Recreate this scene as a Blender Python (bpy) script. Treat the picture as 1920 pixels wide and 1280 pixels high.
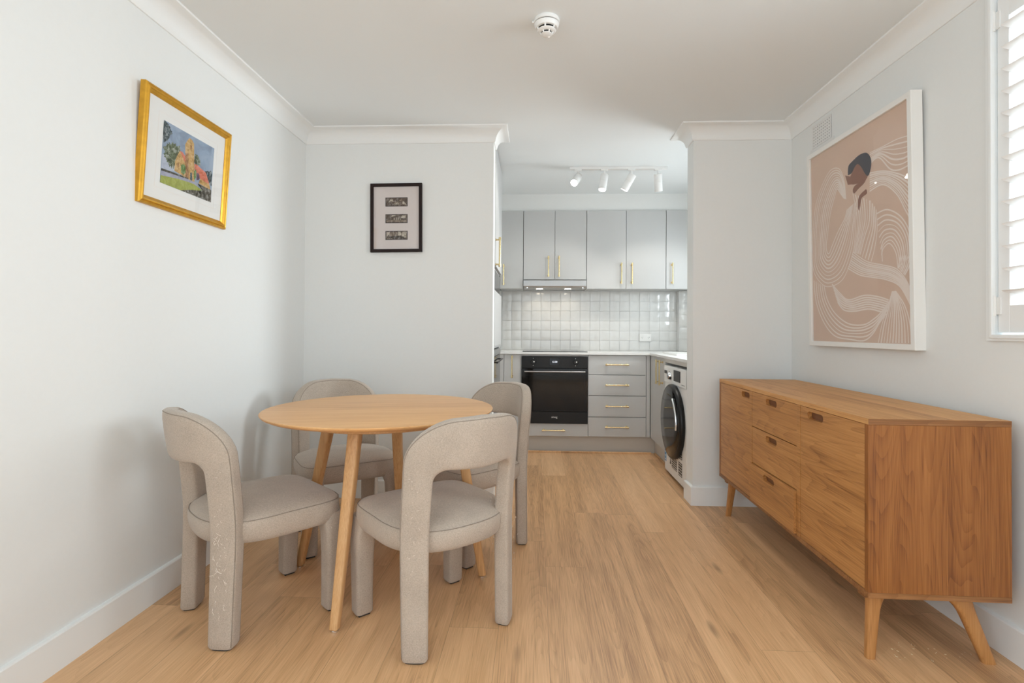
import bpy, bmesh, math, random
from mathutils import Vector, Matrix
from math import pi, sin, cos, radians
C = bpy.context.scene.collection
SC = bpy.context.scene
for o in list(bpy.data.objects): bpy.data.objects.remove(o)

# ------------------------------------------------------------------ camera
F_PX, YAW, PITCH, ROLL, CY, CAM_H = 968.567, .0468265, .0102470, .0067165, 611.11, 1.0897
cd = bpy.data.cameras.new('camera'); cam = bpy.data.objects.new('camera', cd); C.objects.link(cam)
cd.sensor_width = 36; cd.sensor_fit = 'HORIZONTAL'; cd.lens = F_PX / 1920 * 36
cd.shift_y = -(640 - CY) / 1920
cd.clip_start = .05; cd.clip_end = 100
cy_, sy_ = cos(YAW), sin(YAW); cp_, sp_ = cos(PITCH), sin(PITCH); cr_, sr_ = cos(ROLL), sin(ROLL)
Ry = Matrix(((cy_, sy_, 0), (-sy_, cy_, 0), (0, 0, 1)))
Rp = Matrix(((1, 0, 0), (0, cp_, sp_), (0, -sp_, cp_)))
Rr = Matrix(((cr_, 0, sr_), (0, 1, 0), (-sr_, 0, cr_)))
M = Rr @ Rp @ Ry                       # rows: right, forward, up
rot = Matrix((M[0], M[2], -M[1])).transposed()
cam.matrix_world = Matrix.Translation((0, 0, CAM_H)) @ rot.to_4x4()
SC.camera = cam

# ------------------------------------------------------------------ world, lights, exposure
SC.view_settings.view_transform = 'Standard'; SC.view_settings.look = 'None'
SC.view_settings.gamma = 1; SC.view_settings.use_curve_mapping = False
SC.view_settings.exposure = -0.47
SC.cycles.diffuse_bounces = 6; SC.cycles.max_bounces = 12; SC.cycles.transparent_max_bounces = 12
SC.cycles.sample_clamp_indirect = 6
w = bpy.data.worlds.new('world'); SC.world = w; w.use_nodes = True
w.node_tree.nodes['Background'].inputs[0].default_value = (.90, .95, 1, 1)
w.node_tree.nodes['Background'].inputs[1].default_value = 1.8

def area(name, loc, direction, sx, sy, power, col=(1, 1, 1), spread=180):
    l = bpy.data.lights.new(name, 'AREA'); l.shape = 'RECTANGLE'; l.size = sx; l.size_y = sy
    l.energy = power; l.color = col; l.spread = radians(spread)
    o = bpy.data.objects.new(name, l); C.objects.link(o); o.location = loc
    o.rotation_euler = Vector(direction).to_track_quat('-Z', 'Y').to_euler()
    return o
def spot(name, loc, direction, power, angle, col=(1, 1, 1), blend=.5, r=.03):
    l = bpy.data.lights.new(name, 'SPOT'); l.energy = power; l.spot_size = radians(angle); l.spot_blend = blend
    l.color = col; l.shadow_soft_size = r
    o = bpy.data.objects.new(name, l); C.objects.link(o); o.location = loc
    o.rotation_euler = Vector(direction).to_track_quat('-Z', 'Y').to_euler()
    return o
# daylight outside the shuttered window, the glazed rear wall and the kitchen window
area('daylight_side_window', (3.05, 1.05, 1.98), (-1, .10, -.18), 1.25, 1.5, 150, (.80, .92, 1))
area('daylight_rear_window', (0.1, -2.62, 1.25), (0, 1, .02), 2.7, 2.2, 22, (.80, .915, 1))
area('daylight_kitchen_window', (1.95, 4.00, 1.58), (-1, -.42, -.20), .55, .7, 17, (.86, .95, 1), 105)
area('daylight_kitchen_sky', (1.90, 4.02, 1.60), (-1, 0, .05), .7, .75, 13, (.90, .965, 1))
area('daylight_right_door', (1.90, -.95, 1.15), (-1, .25, -.03), 1.5, 1.9, 42, (.81, .92, 1))
area('daylight_left_window', (-1.80, -1.15, 1.55), (1, .12, 0), 1.7, 1.3, 72, (.80, .915, 1))
# unseen fill spot, added behind the camera to brighten the ceiling
spot('ceiling_fill', (.55, -1.2, 1.45), (0, .25, 1), 85, 150, (.69, .875, 1), .8, .12)
# kitchen track spots and hood lamps
SPOTS = [((.326, 4.12), (-.34, -.75, -.62)), ((.533, 4.12), (-.18, -.25, -1)), ((.747, 4.12), (-.55, .25, -1)), ((.955, 4.12), (.14, .35, -1))]
for (x, y), d in SPOTS:
    v = Vector(d).normalized()
    p = Vector((x, y, 2.318)) + v * .135
    spot('track_spot_light', p, v, 17, 110, (1, .95, .88))
for x in (.03, .30):
    spot('hood_light', (x, 4.99, 1.486), (0, .35, -1), 1.3, 120, (1, .86, .66), .6, .02)
# ceiling downlights behind the camera
for x in (-.6, .8):
    spot('downlight', (x, -.9, 2.39), (0, 0.1, -1), 14, 130, (1, .97, .93), .8, .05)

# ------------------------------------------------------------------ materials
def new_mat(name):
    m = bpy.data.materials.new(name); m.use_nodes = True
    nt = m.node_tree; b = nt.nodes['Principled BSDF']
    return m, nt, b
def nd(nt, t, **kw):
    n = nt.nodes.new(t)
    for k, v in kw.items(): setattr(n, k, v)
    return n
def plain(name, col, rough=.5, metal=0, noise=0, bump=0, scale=40, spec=.5, coat=0, nrough=0):
    m, nt, b = new_mat(name); L = nt.links
    b.inputs['Base Color'].default_value = (*col, 1); b.inputs['Roughness'].default_value = rough
    b.inputs['Metallic'].default_value = metal; b.inputs['Specular IOR Level'].default_value = spec
    b.inputs['Coat Weight'].default_value = coat
    tc = nd(nt, 'ShaderNodeTexCoord'); n = nd(nt, 'ShaderNodeTexNoise'); n.inputs['Scale'].default_value = scale
    n.inputs['Detail'].default_value = 3
    L.new(tc.outputs['Object'], n.inputs['Vector'])
    if noise:
        r = nd(nt, 'ShaderNodeMix', data_type='RGBA'); r.inputs[6].default_value = (*[c * (1 - noise) for c in col], 1)
        r.inputs[7].default_value = (*[min(1, c * (1 + noise)) for c in col], 1)
        L.new(n.outputs['Fac'], r.inputs[0]); L.new(r.outputs[2], b.inputs['Base Color'])
    if bump:
        bp = nd(nt, 'ShaderNodeBump'); bp.inputs['Strength'].default_value = bump; bp.inputs['Distance'].default_value = .002
        L.new(n.outputs['Fac'], bp.inputs['Height']); L.new(bp.outputs[0], b.inputs['Normal'])
    return m
def paint(name, col, amt, sc):
    m, nt, b = new_mat(name); L = nt.links; b.inputs['Roughness'].default_value = .85
    tc = nd(nt, 'ShaderNodeTexCoord'); n = nd(nt, 'ShaderNodeTexNoise'); n.inputs['Scale'].default_value = sc; n.inputs['Detail'].default_value = 4; n.inputs['Roughness'].default_value = .65; n.inputs['Distortion'].default_value = .8
    L.new(tc.outputs['Object'], n.inputs['Vector']); cr = nd(nt, 'ShaderNodeValToRGB'); e = cr.color_ramp.elements
    e[0].position = .36; e[0].color = (*[c * (1 - amt) for c in col], 1); e[1].position = .64; e[1].color = (*[min(1, c + (1 - c) * amt * .35) for c in col], 1)
    k = e.new(.5); k.color = (*col, 1)
    L.new(n.outputs['Fac'], cr.inputs[0]); L.new(cr.outputs[0], b.inputs['Base Color']); return m
def emit(name, col, s):
    m, nt, b = new_mat(name)
    b.inputs['Base Color'].default_value = (*col, 1); b.inputs['Emission Color'].default_value = (*col, 1); b.inputs['Emission Strength'].default_value = s
    return m
def srgb(r, g, b):
    f = lambda c: (c / 255 / 12.92) if c <= 10 else ((c / 255 + .055) / 1.055) ** 2.4
    return (f(r), f(g), f(b))
def math_(nt, op, a, b=None, c=None):
    n = nd(nt, 'ShaderNodeMath', operation=op)
    for i, v in enumerate((a, b, c)):
        if v is None: continue
        if isinstance(v, (int, float)): n.inputs[i].default_value = v
        else: nt.links.new(v, n.inputs[i])
    return n.outputs[0]
def wood(name, dark, mid, light, grain='Y', width=.11, across='X', var=.10, rough=.42, scale=1.0, seam=.0, length=0, knots=0, bump=.15, cath=.5, lo=.26, hi=.72):
    """oak: grain runs along `grain`, strips of `width` counted along `across`"""
    m, nt, b = new_mat(name); L = nt.links
    tc = nd(nt, 'ShaderNodeTexCoord'); sx = nd(nt, 'ShaderNodeSeparateXYZ'); L.new(tc.outputs['Object'], sx.inputs[0])
    ax = {'X': 0, 'Y': 1, 'Z': 2}
    a = sx.outputs[ax[across]]; g = sx.outputs[ax[grain]]; o = sx.outputs[3 - ax[across] - ax[grain]]
    row = math_(nt, 'FLOOR', math_(nt, 'DIVIDE', math_(nt, 'ADD', a, 50.0), width))
    wn = nd(nt, 'ShaderNodeTexWhiteNoise', noise_dimensions='1D'); L.new(row, wn.inputs['W'])
    if length:
        gs = math_(nt, 'ADD', math_(nt, 'DIVIDE', math_(nt, 'ADD', g, 50.0), length), math_(nt, 'MULTIPLY', wn.outputs['Value'], 7.3))
        pl = math_(nt, 'FLOOR', gs)
        pid = math_(nt, 'ADD', math_(nt, 'MULTIPLY', row, 13.7), math_(nt, 'MULTIPLY', pl, 5.13))
    else:
        pid = math_(nt, 'MULTIPLY', row, 13.7)
    wn2 = nd(nt, 'ShaderNodeTexWhiteNoise', noise_dimensions='1D'); L.new(pid, wn2.inputs['W'])
    rnd = wn2.outputs['Value']
    off = math_(nt, 'MULTIPLY', rnd, 37.0)
    def vec(sa, sg, so):
        c = nd(nt, 'ShaderNodeCombineXYZ')
        L.new(math_(nt, 'MULTIPLY', math_(nt, 'ADD', a, off), sa), c.inputs[0])
        L.new(math_(nt, 'MULTIPLY', math_(nt, 'ADD', g, off), sg), c.inputs[1])
        L.new(math_(nt, 'MULTIPLY', o, so), c.inputs[2]); return c.outputs[0]
    n1 = nd(nt, 'ShaderNodeTexNoise'); n1.inputs['Scale'].default_value = 1; n1.inputs['Detail'].default_value = 5; n1.inputs['Roughness'].default_value = .6
    n1.inputs['Distortion'].default_value = .6
    L.new(vec(14 * scale, .85 * scale, 14 * scale), n1.inputs['Vector'])
    n2 = nd(nt, 'ShaderNodeTexNoise'); n2.inputs['Scale'].default_value = 1; n2.inputs['Detail'].default_value = 3
    L.new(vec(260 * scale, 5 * scale, 260 * scale), n2.inputs['Vector'])
    # cathedral figure: contour lines of a slow stretched noise
    n3 = nd(nt, 'ShaderNodeTexNoise'); n3.inputs['Scale'].default_value = 1; n3.inputs['Detail'].default_value = 1.5; n3.inputs['Distortion'].default_value = .3
    L.new(vec(6 * scale, .62 * scale, 6 * scale), n3.inputs['Vector'])
    ring = math_(nt, 'FRACT', math_(nt, 'MULTIPLY', n3.outputs['Fac'], 26.0))
    ring = math_(nt, 'POWER', ring, 2.2)
    f = math_(nt, 'ADD', math_(nt, 'MULTIPLY', n1.outputs['Fac'], .52), math_(nt, 'MULTIPLY', n2.outputs['Fac'], .50))
    f = math_(nt, 'SUBTRACT', f, math_(nt, 'MULTIPLY', ring, .13 * cath))
    f = math_(nt, 'ADD', f, math_(nt, 'MULTIPLY', math_(nt, 'SUBTRACT', rnd, .5), var * 2))
    cr = nd(nt, 'ShaderNodeValToRGB'); e = cr.color_ramp.elements
    e[0].position = lo; e[0].color = (*dark, 1); e[1].position = hi; e[1].color = (*light, 1)
    k = e.new((lo + hi) / 2); k.color = (*mid, 1)
    L.new(f, cr.inputs[0]); col = cr.outputs[0]
    if knots:
        vo = nd(nt, 'ShaderNodeTexVoronoi'); vo.inputs['Scale'].default_value = 1
        L.new(vec(4.5, 1.15, 0), vo.inputs['Vector'])
        kk = nd(nt, 'ShaderNodeMapRange'); kk.inputs[1].default_value = .01; kk.inputs[2].default_value = .085; kk.inputs[3].default_value = knots; kk.inputs[4].default_value = 0
        L.new(vo.outputs['Distance'], kk.inputs[0])
        gate = math_(nt, 'GREATER_THAN', rnd, .45)
        kf = math_(nt, 'MULTIPLY', math_(nt, 'MULTIPLY', kk.outputs[0], math_(nt, 'MULTIPLY', n1.outputs['Fac'], 1.5)), gate)
        mx = nd(nt, 'ShaderNodeMix', data_type='RGBA'); L.new(kf, mx.inputs[0]); L.new(col, mx.inputs[6])
        mx.inputs[7].default_value = (*[c * .45 for c in dark], 1); col = mx.outputs[2]
    if seam:
        fr = math_(nt, 'FRACT', math_(nt, 'DIVIDE', math_(nt, 'ADD', a, 50.0), width))
        s1 = math_(nt, 'LESS_THAN', fr, seam / width)
        if length:
            fr2 = math_(nt, 'FRACT', gs); s2 = math_(nt, 'LESS_THAN', fr2, seam / length)
            s1 = math_(nt, 'MAXIMUM', s1, s2)
        mx = nd(nt, 'ShaderNodeMix', data_type='RGBA'); L.new(math_(nt, 'MULTIPLY', s1, .45), mx.inputs[0]); L.new(col, mx.inputs[6])
        mx.inputs[7].default_value = (*[c * .35 for c in dark], 1); col = mx.outputs[2]
    L.new(col, b.inputs['Base Color'])
    b.inputs['Roughness'].default_value = rough
    bp = nd(nt, 'ShaderNodeBump'); bp.inputs['Strength'].default_value = bump; bp.inputs['Distance'].default_value = .001
    L.new(f, bp.inputs['Height']); L.new(bp.outputs[0], b.inputs['Normal'])
    return m
def fabric(name, col):
    m, nt, b = new_mat(name); L = nt.links
    tc = nd(nt, 'ShaderNodeTexCoord')
    def noise(sc, det, st=(1, 1, 1)):
        mp = nd(nt, 'ShaderNodeMapping'); mp.inputs['Scale'].default_value = st; L.new(tc.outputs['Object'], mp.inputs[0])
        n = nd(nt, 'ShaderNodeTexNoise'); n.inputs['Scale'].default_value = sc; n.inputs['Detail'].default_value = det; L.new(mp.outputs[0], n.inputs['Vector']); return n.outputs['Fac']
    a = noise(10, 4); wv = noise(620, 1, (1, 1, .3)); wh = noise(620, 1, (.3, .3, 1)); 
    we = math_(nt, 'MAXIMUM', wv, wh)
    f = math_(nt, 'ADD', math_(nt, 'MULTIPLY', a, .30), math_(nt, 'MULTIPLY', we, .80))
    cr = nd(nt, 'ShaderNodeValToRGB'); e = cr.color_ramp.elements
    e[0].position = .40; e[0].color = (*[c * .78 for c in col], 1); e[1].position = .74; e[1].color = (*[min(1, c * 1.16) for c in col], 1)
    L.new(f, cr.inputs[0]); L.new(cr.outputs[0], b.inputs['Base Color'])
    b.inputs['Roughness'].default_value = .95; b.inputs['Specular IOR Level'].default_value = .1
    b.inputs['Sheen Weight'].default_value = .25; b.inputs['Sheen Roughness'].default_value = .5
    bp = nd(nt, 'ShaderNodeBump'); bp.inputs['Strength'].default_value = .5; bp.inputs['Distance'].default_value = .0015
    L.new(we, bp.inputs['Height']); L.new(bp.outputs[0], b.inputs['Normal'])
    return m
def glass_mat(name, f0=.04):
    m, nt, b = new_mat(name); L = nt.links
    nt.nodes.remove(b); out = [n for n in nt.nodes if n.type == 'OUTPUT_MATERIAL'][0]
    t = nd(nt, 'ShaderNodeBsdfTransparent'); g = nd(nt, 'ShaderNodeBsdfGlossy'); g.inputs['Roughness'].default_value = .02
    lw0 = nd(nt, 'ShaderNodeLayerWeight'); lw0.inputs['Blend'].default_value = .5
    pw = math_(nt, 'POWER', lw0.outputs['Facing'], 5.0); fin = math_(nt, 'ADD', math_(nt, 'MULTIPLY', pw, .8), f0 * .6)
    mx = nd(nt, 'ShaderNodeMixShader'); L.new(fin, mx.inputs[0]); L.new(t.outputs[0], mx.inputs[1]); L.new(g.outputs[0], mx.inputs[2])
    L.new(mx.outputs[0], out.inputs[0]); return m

MAT = dict(
    wall=plain('wall_paint', (.79, .802, .79), .62, bump=.12, scale=60, noise=.012),
    ceil=plain('ceiling_paint', (.80, .835, .845), .8, noise=.008, scale=3),
    trim=plain('trim_paint', (.845, .86, .855), .4),
    white=plain('white_plastic', (.84, .84, .82), .35),
    metalwhite=plain('white_powder_coat', (.84, .84, .83), .4),
    cab=plain('grey_cabinet_laminate', (.535, .54, .535), .38, noise=.01, scale=5),
    kick=plain('grey_kickboard', (.56, .54, .50), .5),
    dark=plain('dark_gap', (.03, .03, .03), .8),
    brass=plain('brushed_brass', (.74, .60, .34), .25, 1, noise=.08, scale=60),
    steel=plain('stainless_steel', (.46, .46, .455), .38, 1, noise=.05, scale=30),
    chrome=plain('chrome', (.8, .8, .8), .1, 1),
    bglass=plain('black_glass', (.005, .005, .005), .06, spec=.3),
    bplast=plain('black_plastic', (.012, .012, .012), .35, spec=.3),
    stone=plain('white_stone_worktop', (.80, .80, .785), .22, noise=.03, scale=25),
    tile=plain('glazed_tile', (.70, .70, .68), .10, bump=.6, scale=22, noise=.05, coat=.5),
    grout=plain('grout', (.72, .72, .70), .9),
    porcelain=plain('white_sink_porcelain', (.86, .86, .84), .15),
    gold=plain('gilded_wood', (.66, .35, .04), .33, .75, noise=.25, scale=35, bump=.2),
    goldd=plain('dark_gilding', (.26, .12, .02), .45, .5, noise=.3, scale=50),
    mat=plain('mat_board', (.80, .80, .78), .9),
    matb=plain('pink_grey_mat_board', (.66, .60, .58), .9),
    bframe=plain('dark_brown_frame', (.016, .007, .006), .5, spec=.25),
    wframe=plain('white_lacquered_frame', (.84, .83, .80), .35),
    print=plain('peach_print_paper', (.68, .50, .39), .8, noise=.05, scale=5),
    line=plain('pale_line_ink', (.84, .74, .67), .8),
    hair=plain('dark_hair_ink', (.055, .055, .07), .8, noise=.5, scale=60),
    skin=plain('brown_skin_ink', (.27, .13, .09), .8, noise=.1, scale=20),
    glass=glass_mat('clear_glass'),
    table=wood('light_oak', srgb(186, 132, 82), srgb(220, 168, 112), srgb(234, 187, 131), 'X', .09, 'Y', .07, .40, cath=.25),
    tleg=wood('light_oak_leg', srgb(176, 126, 76), srgb(208, 160, 108), srgb(222, 180, 130), 'Z', .3, 'X', .03, .42, cath=.3),
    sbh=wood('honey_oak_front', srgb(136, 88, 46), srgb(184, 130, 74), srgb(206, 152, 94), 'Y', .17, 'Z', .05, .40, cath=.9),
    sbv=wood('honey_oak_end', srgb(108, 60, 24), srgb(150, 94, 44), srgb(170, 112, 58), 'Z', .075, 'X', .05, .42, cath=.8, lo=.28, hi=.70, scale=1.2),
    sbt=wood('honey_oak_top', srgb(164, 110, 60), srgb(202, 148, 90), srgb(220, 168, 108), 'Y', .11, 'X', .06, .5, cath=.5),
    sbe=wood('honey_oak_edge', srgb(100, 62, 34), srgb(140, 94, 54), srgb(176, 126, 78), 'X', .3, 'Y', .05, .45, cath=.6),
    sbleg=wood('honey_oak_leg', srgb(140, 90, 44), srgb(184, 130, 76), srgb(202, 150, 94), 'Z', .3, 'X', .05, .42, cath=.4),
    floor=wood('oak_plank_floor', srgb(164, 124, 88), srgb(215, 170, 124), srgb(236, 193, 147), 'Y', .182, 'X', .10, .38, seam=.0016, length=1.52, knots=.9, cath=.5, bump=.08, scale=1.15, lo=.24, hi=.72),
    fab=fabric('beige_woven_fabric', (.47, .395, .325)),
    seam=plain('fabric_seam', (.30, .25, .205), .95),
    thread=plain('pale_thread', (.78, .72, .64), .9),
    felt=plain('dark_felt', (.03, .028, .025), .95),
    vent=plain('vent_plaster', (.76, .755, .74), .7), ventd=plain('vent_shadow_cavity', (.30, .30, .30), .9),
    lamp=emit('lit_lamp_face', (1, .97, .92), 25), hoodlamp=emit('lit_hood_lamp', (1, .88, .7), 20),
    disp=emit('lit_clock_digits', (.9, .92, 1), 1.2),
    louver=plain('shutter_white', (.86, .86, .85), .38),
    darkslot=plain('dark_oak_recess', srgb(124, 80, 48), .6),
    crumb=plain('pale_crumb', (.75, .62, .42), .9),
)

# ------------------------------------------------------------------ mesh helpers
def link(name, bm, mat, parent=None, smooth=False, angle=None):
    me = bpy.data.meshes.new(name); bm.to_mesh(me); bm.free()
    for m in (mat if isinstance(mat, (list, tuple)) else [mat]): me.materials.append(MAT[m] if isinstance(m, str) else m)
    if smooth:
        for p in me.polygons: p.use_smooth = True
        if angle: me.set_sharp_from_angle(angle=radians(angle))
    o = bpy.data.objects.new(name, me); C.objects.link(o)
    if parent: o.parent = parent
    return o
def box(bm, x0, x1, y0, y1, z0, z1, bev=0, seg=2, mi=0):
    nb = bmesh.new() if bev else bm
    vs = [nb.verts.new((x, y, z)) for x in (x0, x1) for y in (y0, y1) for z in (z0, z1)]
    fs = [(0, 1, 3, 2), (4, 6, 7, 5), (0, 4, 5, 1), (2, 3, 7, 6), (0, 2, 6, 4), (1, 5, 7, 3)]
    for f in fs:
        q = nb.faces.new([vs[i] for i in f]); q.material_index = mi
    if bev:
        bmesh.ops.bevel(nb, geom=list(nb.edges), offset=bev, segments=seg, profile=.6, affect='EDGES')
        for f in nb.faces: f.material_index = mi
        merge(bm, nb)
def merge(bm, nb):
    me = bpy.data.meshes.new('t'); nb.to_mesh(me); nb.free(); bm.from_mesh(me); bpy.data.meshes.remove(me)
def B(*a, **k):
    bm = bmesh.new(); box(bm, *a, **k); return bm
def loft(bm, rings, closed=True, cap=True, mi=0):
    R = [[bm.verts.new(p) for p in r] for r in rings]
    n = len(R[0])
    for a, b in zip(R[:-1], R[1:]):
        for i in range(n if closed else n - 1):
            j = (i + 1) % n
            f = bm.faces.new((a[i], a[j], b[j], b[i])); f.material_index = mi
    if cap and closed:
        f = bm.faces.new(list(reversed(R[0]))); f.material_index = mi
        f = bm.faces.new(R[-1]); f.material_index = mi
    return R
def tube(bm, pts, r, n=8, mi=0, cap=True):
    pts = [Vector(p) for p in pts]; rings = []
    prev = None
    for i, p in enumerate(pts):
        d = (pts[min(i + 1, len(pts) - 1)] - pts[max(i - 1, 0)]).normalized()
        if prev is None:
            u = d.orthogonal().normalized()
        else:
            u = (prev - d * prev.dot(d)); u = u.normalized() if u.length > 1e-6 else d.orthogonal().normalized()
        prev = u; v = d.cross(u)
        rr = r[i] if isinstance(r, (list, tuple)) else r
        rings.append([p + (u * cos(t) + v * sin(t)) * rr for t in [2 * pi * k / n for k in range(n)]])
    loft(bm, rings, True, cap, mi)
def lathe(bm, prof, origin, axis, n=48, mi=0):
    """prof: list of (radius, height along axis)"""
    ax = Vector(axis).normalized(); u = ax.orthogonal().normalized(); v = ax.cross(u); O = Vector(origin)
    rings = [[O + ax * h + (u * cos(t) + v * sin(t)) * max(r, 1e-5) for t in [2 * pi * k / n for k in range(n)]] for r, h in prof]
    loft(bm, rings, True, True, mi)
def sweep_profile(bm, path, prof, mi=0):
    """path: XY points; profile (offset to the right of travel, z); mitred corners"""
    P = [Vector(p) for p in path]; rings = []
    for i, p in enumerate(P):
        ns = []
        if i > 0: d = (P[i] - P[i - 1]).normalized(); ns.append(Vector((d.y, -d.x)))
        if i < len(P) - 1: d = (P[i + 1] - P[i]).normalized(); ns.append(Vector((d.y, -d.x)))
        if len(ns) == 2:
            m = (ns[0] + ns[1]).normalized(); m = m / m.dot(ns[0])
        else: m = ns[0]
        rings.append([Vector((p.x + m.x * a, p.y + m.y * a, z)) for a, z in prof])
    loft(bm, rings, True, True, mi)
def empty(name, loc=(0, 0, 0), rz=0, label=None, cat=None, group=None, rot=None):
    o = bpy.data.objects.new(name, None); C.objects.link(o); o.location = loc
    o.rotation_euler = rot if rot else (0, 0, rz); o.empty_display_size = .05
    tag(o, label, cat, group); return o
def tag(o, label=None, cat=None, group=None, kind=None):
    if label: o['label'] = label
    if cat: o['category'] = cat
    if group: o['group'] = group
    if kind: o['kind'] = kind
    return o
def struct(name, bm, mat, **k):
    return tag(link(name, bm, mat, **k), kind='structure')
def text_mesh(name, s, size, mat, parent, loc, rot, depth=.0006):
    cu = bpy.data.curves.new(name, 'FONT'); cu.body = s; cu.size = size; cu.align_x = 'CENTER'; cu.align_y = 'CENTER'; cu.extrude = depth
    t = bpy.data.objects.new('t', cu); C.objects.link(t)
    me = bpy.data.meshes.new_from_object(t); bpy.data.objects.remove(t)
    me.materials.clear(); me.materials.append(MAT[mat])
    o = bpy.data.objects.new(name, me); C.objects.link(o); o.parent = parent; o.location = loc; o.rotation_euler = rot
    return o
def catmull(pts, n=8):
    P = [Vector(p) for p in pts]; out = []
    for i in range(len(P) - 1):
        p0, p1, p2, p3 = P[max(i - 1, 0)], P[i], P[i + 1], P[min(i + 2, len(P) - 1)]
        for k in range(n):
            t = k / n
            out.append(.5 * ((2 * p1) + (p2 - p0) * t + (2 * p0 - 5 * p1 + 4 * p2 - p3) * t * t + (3 * p1 - p0 - 3 * p2 + p3) * t ** 3))
    out.append(P[-1]); return out

# ------------------------------------------------------------------ the setting
XL, XR, D, H = -1.525, 1.606, 3.33, 2.40
O1, O2, TH = -.282, .995, .13           # kitchen opening edges, stub wall thickness
KB, KL, KR = 5.20, -.355, 1.67          # kitchen back, left and right walls
RY = -2.4
struct('floor', B(-1.7, 1.9, RY - .1, 5.3, -.05, 0), 'floor')
struct('ceiling', B(-1.7, 1.9, RY - .1, 5.3, H, H + .05), 'ceil')
bm = bmesh.new()
box(bm, XL - .1, XL, -.3, D + TH, 0, H); box(bm, XL - .1, XL, RY, -2.0, 0, H); box(bm, XL - .1, XL, -2.0, -.3, 0, .9); box(bm, XL - .1, XL, -2.0, -.3, 2.2, H)
struct('wall_left', bm, 'wall')
bm = bmesh.new()
for y in (-2.0, -1.17, -.34): box(bm, XL - .07, XL - .03, y, y + .04, .9, 2.2)
for z in (.9, 2.16): box(bm, XL - .07, XL - .03, -2.0, -.3, z, z + .04)
w4 = struct('window_4', bm, 'white')
link('glass_pane', B(XL - .052, XL - .048, -1.96, -.34, .94, 2.16), 'glass', parent=w4)
struct('wall_back_left', B(XL, O1, D, D + TH, 0, H), 'wall')
struct('wall_back_right', B(O2, XR, D, D + TH, 0, H), 'wall')
WY0, WY1, WZ0, WZ1 = .42, 1.885, 1.088, 2.27
bm = bmesh.new()
box(bm, XR, XR + .16, WY1 + .024, D + TH, 0, H); box(bm, XR, XR + .16, -.2, WY0 - .024, 0, H); box(bm, XR, XR + .16, RY, -1.75, 0, H); box(bm, XR, XR + .16, -1.75, -.2, 2.15, H)
box(bm, XR, XR + .16, WY0 - .024, WY1 + .024, 0, WZ0 - .018); box(bm, XR, XR + .16, WY0 - .024, WY1 + .024, WZ1 + .024, H)
struct('wall_right', bm, 'wall')
bm = bmesh.new()   # wall behind the camera with its glazed opening
box(bm, XL, -1.25, RY - .1, RY, 0, H); box(bm, 1.4, XR, RY - .1, RY, 0, H); box(bm, -1.25, 1.4, RY - .1, RY, 2.3, H); box(bm, -1.25, 1.4, RY - .1, RY, 0, .15)
struct('wall_rear', bm, 'wall')
bm = bmesh.new()
for x in (-1.25, -.39, .49, 1.35): box(bm, x, x + .05, RY - .07, RY - .03, .15, 2.3)
for z in (.15, 2.25): box(bm, -1.25, 1.4, RY - .07, RY - .03, z, z + .05)
w2 = struct('window_2', bm, 'white')
link('glass_pane', B(-1.25, 1.4, RY - .052, RY - .048, .2, 2.25), 'glass', parent=w2)
struct('wall_kitchen_back', B(KL - .1, KR + .1, KB, KB + .1, 0, H), 'wall')
struct('wall_kitchen_left', B(KL - .1, KL, 4.25, KB, 0, H), 'wall')
struct('wall_kitchen_left_recess', B(KL - .75, KL - .65, D + TH, 4.25, 0, H), 'wall')
bm = bmesh.new()
box(bm, KR, KR + .12, D + TH, 3.65, 0, H); box(bm, KR, KR + .12, 4.4, KB, 0, H)
box(bm, KR, KR + .12, 3.65, 4.4, 0, 1.2); box(bm, KR, KR + .12, 3.65, 4.4, 2.0, H)
struct('wall_kitchen_right', bm, 'wall')
bm = bmesh.new()
for y in (3.651, 4.359): box(bm, KR + .04, KR + .08, y, y + .04, 1.2, 2.0)
for z in (1.201, 1.959): box(bm, KR + .041, KR + .079, 3.652, 4.398, z, z + .04)
w3 = struct('window_3', bm, 'white')
link('glass_pane', B(KR + .058, KR + .062, 3.69, 4.36, 1.24, 1.96), 'glass', parent=w3)
struct('wall_kitchen_bulkhead', B(KL, KR, 4.925, KB, 2.238, H), 'wall')
# cove cornice
cor = [(0, 2.312), (.006, 2.312), (.010, 2.318)] + [(.084 - .072 * cos(t), 2.318 + .072 * sin(t)) for t in [pi / 2 * k / 10 for k in range(1, 10)]] + [(.084, 2.391), (.090, 2.393), (.092, 2.4), (0, 2.4)]
bm = bmesh.new(); sweep_profile(bm, [(XL, RY), (XL, D), (O1, D), (O1, D + TH), (O1 - .25, D + TH)], cor)
bmesh.ops.recalc_face_normals(bm, faces=bm.faces)
struct('trim_1', bm, 'trim', smooth=True, angle=25)
bm = bmesh.new(); sweep_profile(bm, [(KR, D + TH), (O2, D + TH), (O2, D), (XR, D), (XR, RY)], cor)
bmesh.ops.recalc_face_normals(bm, faces=bm.faces)
struct('trim_2', bm, 'trim', smooth=True, angle=25)
bb = [(0, 0), (.015, 0), (.015, .113), (.012, .118), (0, .120)]
bm = bmesh.new(); sweep_profile(bm, [(XL, RY), (XL, D), (O1, D), (O1, D + TH)], bb); bmesh.ops.recalc_face_normals(bm, faces=bm.faces)
struct('baseboard_left', bm, 'trim')
bm = bmesh.new(); sweep_profile(bm, [(O2 + .06, D + TH), (O2, D + TH), (O2, D), (XR, D), (XR, -.2)], bb); bmesh.ops.recalc_face_normals(bm, faces=bm.faces)
struct('baseboard_right', bm, 'trim')
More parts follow.
